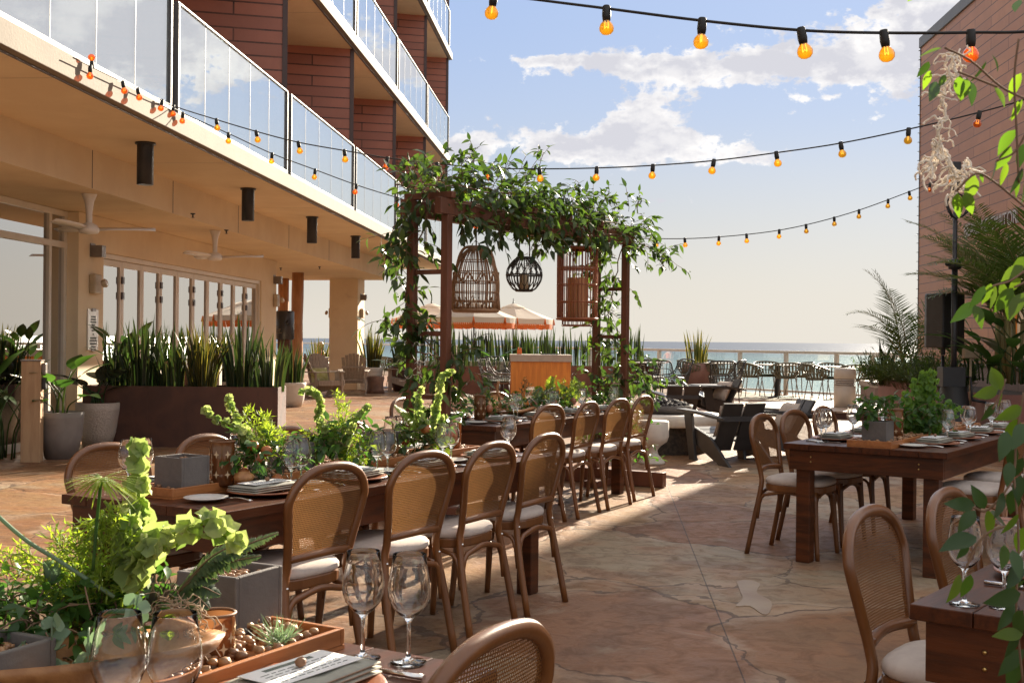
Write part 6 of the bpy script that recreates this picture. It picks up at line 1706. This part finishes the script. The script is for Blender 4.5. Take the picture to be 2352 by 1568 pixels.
for s0, e in (((200, 1400), (40, 1255)), ((200, 1400), (-10, 1285)), ((210, 1390), (120, 1225)), ((215, 1390), (165, 1240)), ((220, 1390), (250, 1330)), ((210, 1400), (80, 1330)), ((230, 1180), (180, 1290)), ((240, 1150), (290, 1260)), ((235, 1170), (230, 1290))):
    addpart(o, 'fern_spray', lambda b: ming(b, rel(o, s0 + (1.98,), ((s0[0] + e[0]) / 2, (s0[1] + e[1]) / 2 - 14, 1.97), e + (1.95,)), 30, .045, .0036), FERN)
for e in ((640, 1222), (600, 1275), (585, 1250), (500, 1330), (480, 1395), (455, 1410), (530, 1285), (560, 1240), (505, 1365)):
    addpart(o, 'dark_fern', lambda b: fern(b, rel(o, (400, 1370, 2.12), ((400 + e[0]) / 2, (1370 + e[1]) / 2 - 22, 2.1), e + (2.1,)), 40, .026, .0062), DF)
for e in ((255, 1330), (330, 1345), (180, 1400), (300, 1395), (230, 1420)):
    addpart(o, 'green_frond', lambda b: fern(b, rel(o, (210, 1440, 2.0), ((210 + e[0]) / 2, (1440 + e[1]) / 2 - 15, 2.0), e + (1.97,)), 30, .030, .008), FERN)
addpart(o, 'foliage', lambda b: (clump(b, rel(o, (150, 1455, 1.95))[0], .09, 46, .034, .019), clump(b, rel(o, (50, 1420, 1.95))[0], .07, 30, .034, .018), clump(b, rel(o, (250, 1420, 2.05))[0], .07, 40, .034, .02), clump(b, rel(o, (325, 1410, 2.1))[0], .06, 24, .034, .018), clump(b, rel(o, (10, 1390, 2.0))[0], .06, 24, .03, .016)), LU)
addpart(o, 'mossy_filler', lambda b: [ming(b, [c, c + V((U(-.04, .04), U(-.04, .04), .07))], 10, .03, .003) for c in [rel(o, (U(190, 290), U(1370, 1450), 2.0))[0] for _ in range(34)]], [leafmat('bright_moss', (.07, .15, .015), (.10, .2, .02), .35, .6), M['twig']])
addpart(o, 'eucalyptus', lambda b: [(b.tube(spl([a, a + d * .06, a + d * .1 + V((0, 0, -.05))], 3), .0016, 4, 0), [b.leaf(a + d * U(.02, .1) + V((0, 0, -U(0, .05))), rv(1), V((0, -1, .6)) + rv(.5), U(.02, .03), U(.018, .027), 0, 5, .1, .05, .5) for _ in range(7)]) for a, d in [(rel(o, (px, py, 1.85))[0], V((U(-.6, .6), -.3, U(-.3, .5)))) for px, py in ((120, 1450), (150, 1480), (60, 1470), (205, 1440), (330, 1365), (110, 1510), (170, 1520))]], [M['euc']])
addpart(o, 'spiky_succulent', lambda b: [b.leaf(rel(o, (345, 1420, 2.08))[0], V((cos(a) * U(.3, 1), sin(a) * U(.3, 1), U(.3, 1.2))), V((0, 0, 1)), U(.07, .10), .014, 0, 4, -.05, .5, .35) for a in [U(0, 6.28) for _ in range(26)]], [M['succ']])
addpart(o, 'grey_succulent', lambda b: [b.leaf(rel(o, (118, 1345, 1.95))[0], V((cos(a) * .6, sin(a) * .6, U(.5, 1.2))), V((0, 0, 1)), .045, .02, 0, 4, -.2, .5, .4) for a in [U(0, 6.28) for _ in range(14)]], [M['euc']])
addpart(o, 'dried_moss', lambda b: b.__dict__.update(mossmesh([rel(o, p)[0] for p in ((415, 1385, 1.98), (432, 1420, 1.96))], 46, .025, .0009, .09).__dict__), M['dmoss'])
addpart(o, 'succulent_rosette', lambda b: [b.leaf(rel(o, (385, 1470, 1.95))[0], V((cos(a) * r_, sin(a) * r_ - .3, 1.1 - r_ * .7)), V((0, 0, 1)), .04, .02, 0, 4, -.2, .4, .5) for a, r_ in [(U(0, 6.28), U(.2, 1)) for _ in range(22)]], [M['fern']])
b = MB(); b.M = Matrix.Translation(at(180, 1560, 1.85) - o.location + V((0, 0, .05))) @ Matrix.Rotation(-R(62), 4, 'Z')
b.lathe([(0, -.075), (.05, -.07), (.085, -.02), (.09, .0), (.078, -.004), (.045, -.05), (0, -.055)], 24, sy=2.6)
obj('wood_bowl', b, M['trough'], o)
q = at(700, 1495, 2.25); 
b = MB()
for k in range(90): b.leaf((U(-.015, .015), U(-.015, .015), 0), rv(1) + V((0, 0, .9)), rv(), U(.04, .07), .0022, 0, 3, .25, .1)
obj('air_plant', b, [M['euc']], None, 'spiky pale air plant among pebbles beside the large concrete planter', 'plant', loc=at(640, 1478, 2.28))
for px, py, Y, l in ((560, 1075, 4.72, 'brown stone beside the brown lantern'), (905, 1058, 6.0, 'tan stone between glass pairs on the middle table'), (985, 1050, 6.0, 'tan stone below the far bell stems')):
    q = at(px, py, Y); obj('stone', MB().blob((0, 0, .02), .035, 0, 10, 7, .15, (1.2, 1, .8)), M['trough'], None, l, 'stone', loc=V((q.x, q.y, .79)))

# ================================================================== STRING LIGHTS
sk_proto = {}
def mk_socket(m):
    s = obj('lamp_socket', MB().lathe([(.012, .012), (.016, .008), (.018, -.03), (.015, -.05), (0, -.05)], 12), M['rubber'])
    obj('bulb', MB().lathe([(.012, -.046), (.017, -.055), (.0250, -.065), (.0292, -.078), (.0270, -.092), (.017, -.103), (0, -.107)], 18), m, s)
    b = MB().tube(spl([(-.006, 0, -.05), (-.008, 0, -.080), (0, 0, -.072), (.008, 0, -.080), (.006, 0, -.05)], 3), .0016, 5)
    obj('filament', b, M['filament'], s)
    return s
def string(label, pts, bulbs, red=(), flip=()):
    W_ = [at(*p) for p in pts]
    for i, p in enumerate(pts):                    # the part tied to the balcony edge
        if p[0] < 430:
            d = ray(p[0], p[1]); k = (LF + .05) / (d.x * cos(BA) - d.y * sin(BA)); W_[i] = V((d.x * k, d.y * k, H + d.z * k))
    P = spl(W_, 6); t = thing('string_light', label, 'string lights', (0, 0, 0), 0, 'festoon light strings')
    obj('cable', MB().tube(P, .0055, 6), M['rubber'], t)
    xs = [p[0] for p in pts]
    for bx in bulbs:
        i = max(k for k in range(len(xs) - 1) if xs[k] <= bx); u = (bx - xs[i]) / (xs[i + 1] - xs[i]); q = P[min(len(P) - 1, int((i + u) * 6))].lerp(P[min(len(P) - 1, int((i + u) * 6) + 1)], ((i + u) * 6) % 1)
        key = 'r' if bx in red else 'a'
        if key not in sk_proto: s = sk_proto[key] = mk_socket(M['redbulb'] if key == 'r' else M['bulb']); s.parent = t
        else: s = dup(sk_proto[key], t)
        s.location = q; s.rotation_euler = (U(-.14, .14) + (PI if bx in flip else 0), U(-.22, .22), U(0, 6))
string('nearest festoon string of large amber bulbs across the top of the sky', [(300, -330, 6.6), (700, -160, 5.7), (1040, -44, 5.0), (1135, -14, 4.85), (1250, 2, 4.75), (1393, 20, 4.6), (1613, 48, 4.4), (1840, 70, 4.3), (2030, 76, 4.25), (2230, 75, 4.2), (2420, 68, 4.1), (2900, 10, 3.9), (3700, -160, 3.6)], (1135, 1393, 1613, 1840, 2030, 2230), (2230,))
string('middle festoon string sagging from the balcony edge across to the right edge', [(168, 133, 9.2), (270, 183, 10.2), (366, 228, 11.1), (408, 247, 11.1), (497, 275, 10.9), (588, 302, 10.7), (685, 327, 10.5), (791, 346, 10.3), (892, 363, 10.1), (1004, 376, 9.9), (1121, 386, 9.7), (1242, 388, 9.5), (1371, 386, 9.3), (1501, 380, 9.1), (1640, 369, 8.9), (1783, 351, 8.7), (1931, 329, 8.5), (2087, 297, 8.3), (2250, 258, 8.1), (2400, 215, 7.9), (2800, 90, 7.5), (3400, -130, 7.0)],
       (206, 210, 281, 312, 371, 400, 497, 588, 685, 791, 890, 1004, 1121, 1239, 1371, 1500, 1640, 1783, 1931, 2087, 2250), (206, 210, 281, 312, 371, 400, 890, 1004, 1121, 2250), (210,))
string('lowest festoon string from the balcony behind the arch to the light stand', [(366, 228, 11.12), (420, 260, 11.3), (525, 307, 11.6), (625, 353, 11.9), (724, 390, 12.2), (819, 425, 12.5), (913, 454, 12.8), (1092, 505, 13.2), (1349, 541, 13.8), (1508, 548, 14), (1640, 545, 14.1), (1800, 527, 14.2), (1950, 490, 14.3), (2087, 441, 14.35), (2190, 400, 14.36)],
       (420, 525, 625, 724, 819, 913, 1092, 1210, 1349, 1508, 1573, 1652, 1716, 1790, 1850, 1915, 1972, 2037, 2088, 2134, 2183), (420, 819, 913, 1092, 1210, 1349, 2134, 2183))

# ================================================================== FOREGROUND VINE AT THE RIGHT
def fl(b, px, py, ang, ln, Y, wd=.46, m=0):
    p = at(px, py, Y); a = R(ang); tip = at(px + ln * cos(a), py + ln * sin(a), Y + U(-.02, .02)); d = tip - p
    n = V((0, -1, .35)) + rv(.75); b.leaf(p, d, n, d.length * 1.05, d.length * wd * U(.85, 1.2), m, 7, U(.02, .25), U(.08, .3), .40)
def vine_front(label, leaves, stems, Y, dk=.4):
    b = MB()
    for i, l in enumerate(leaves): fl(b, l[0], l[1], l[2], l[3] * 1.08, Y + U(-.05, .05), .46, 2 if rnd.random() < dk else 0)
    for s in stems: b.tube(spl([at(x, y, Y) for x, y in s], 5), .0013, 5, 1)
    obj('hanging_vine', b, [M['vinefront'], M['twig'], M['vineshade']], None, label, 'vine')
vine_front('loose vine leaves hanging in front of the tower roof at the upper right',
    [(2163, 111, 165, 50), (2134, 141, 125, 42), (2137, 161, 110, 44), (2152, 188, 110, 42), (2172, 172, 120, 30), (2206, 173, 95, 50), (2222, 180, 100, 46), (2230, 188, 85, 48), (2265, 140, 118, 62), (2284, 198, 60, 48), (2346, 168, 120, 64), (2277, 125, 55, 38), (2348, 228, 118, 50), (2338, 232, 100, 45), (2332, 298, 130, 62), (2322, 335, 120, 62), (2310, 372, 100, 52), (2348, 385, 110, 60), (2287, 368, 100, 46), (2350, 330, 100, 55), (2240, 403, 110, 60), (2200, 443, 88, 52), (2218, 441, 75, 46), (2250, 400, 60, 20), (2340, 0, 110, 25), (2352, 420, 95, 50), (2335, 410, 85, 40), (2105, -10, 150, 22)],
    [[(2170, 110), (2230, 140), (2300, 200), (2360, 230)], [(2200, 165), (2240, 180), (2290, 200)], [(2340, 90), (2330, 180), (2335, 300), (2340, 420)], [(2360, 300), (2330, 350), (2290, 370)], [(2360, 480), (2280, 415), (2240, 400), (2195, 440)]], 1.32)
vine_front('bright vine spray in front of the palms at the right edge',
    [(2277, 651, 110, 46), (2262, 656, 120, 56), (2285, 652, 98, 52), (2240, 695, 140, 60), (2238, 700, 65, 50), (2327, 661, 125, 62), (2325, 672, 95, 58), (2352, 672, 120, 62), (2346, 640, 140, 42), (2300, 648, 80, 46), (2350, 610, 150, 50), (2352, 590, 120, 50)],
    [[(2370, 610), (2320, 645), (2275, 660), (2235, 700)], [(2370, 640), (2330, 660)]], 1.28)
vine_front('small vine sprig with two bright leaves before the board planter', [(2300, 896, 245, 56), (2293, 895, 165, 52), (2285, 925, 120, 46), (2300, 900, 100, 40)], [[(2310, 870), (2300, 900), (2280, 940)]], 1.3)
vine_front('thick vine strand hanging over the lower right table',
    [(2347, 935, 150, 52), (2340, 960, 120, 58), (2313, 990, 100, 60), (2352, 973, 110, 52), (2330, 1020, 100, 55), (2350, 1050, 120, 55), (2345, 1090, 100, 58), (2320, 1060, 95, 50), (2338, 1120, 110, 60), (2240, 1160, 185, 60), (2262, 1168, 243, 52), (2240, 1172, 130, 56), (2267, 1170, 75, 62), (2275, 1175, 35, 48), (2305, 1130, 100, 55), (2243, 1232, 165, 74), (2226, 1250, 130, 40), (2307, 1250, 95, 52), (2205, 1318, 105, 62), (2230, 1318, 110, 54), (2325, 1262, 70, 62), (2345, 1362, 160, 68), (2330, 1385, 120, 66), (2350, 1400, 110, 72), (2350, 1456, 180, 62), (2352, 1490, 135, 78), (2340, 1180, 130, 55), (2350, 1210, 100, 60), (2345, 1290, 115, 62), (2352, 1330, 140, 56), (2335, 1450, 110, 60), (2345, 1520, 120, 60)],
    [[(2352, 900), (2335, 1000), (2325, 1100), (2270, 1170), (2235, 1165)], [(2330, 1100), (2340, 1250), (2335, 1400), (2350, 1570)], [(2335, 1200), (2260, 1230), (2215, 1310)]], 1.22, .62)
b = MB()
for i, (st, n) in enumerate((([(2195, 125), (2182, 170), (2170, 220), (2165, 270), (2158, 320), (2150, 360), (2140, 378)], 46), ([(2158, 330), (2175, 370), (2190, 400), (2195, 430)], 22), ([(2200, 395), (2225, 370)], 8))):
    P = [at(x, y, 1.42) for x, y in st]; m_ = mossmesh(P, int(n * 1.2), .007, .0012, .034); o_ = len(b.v); b.v += m_.v; b.f += [tuple(k + o_ for k in f) for f in m_.f]; b.mi += m_.mi; b.sm += m_.sm
    b.tube([p + rv(.004) for p in spl(P, 3)], .0016, 5)
obj('moss', b, M['moss'], None, 'long strand of pale curly moss hanging before the terracotta tower', 'moss')
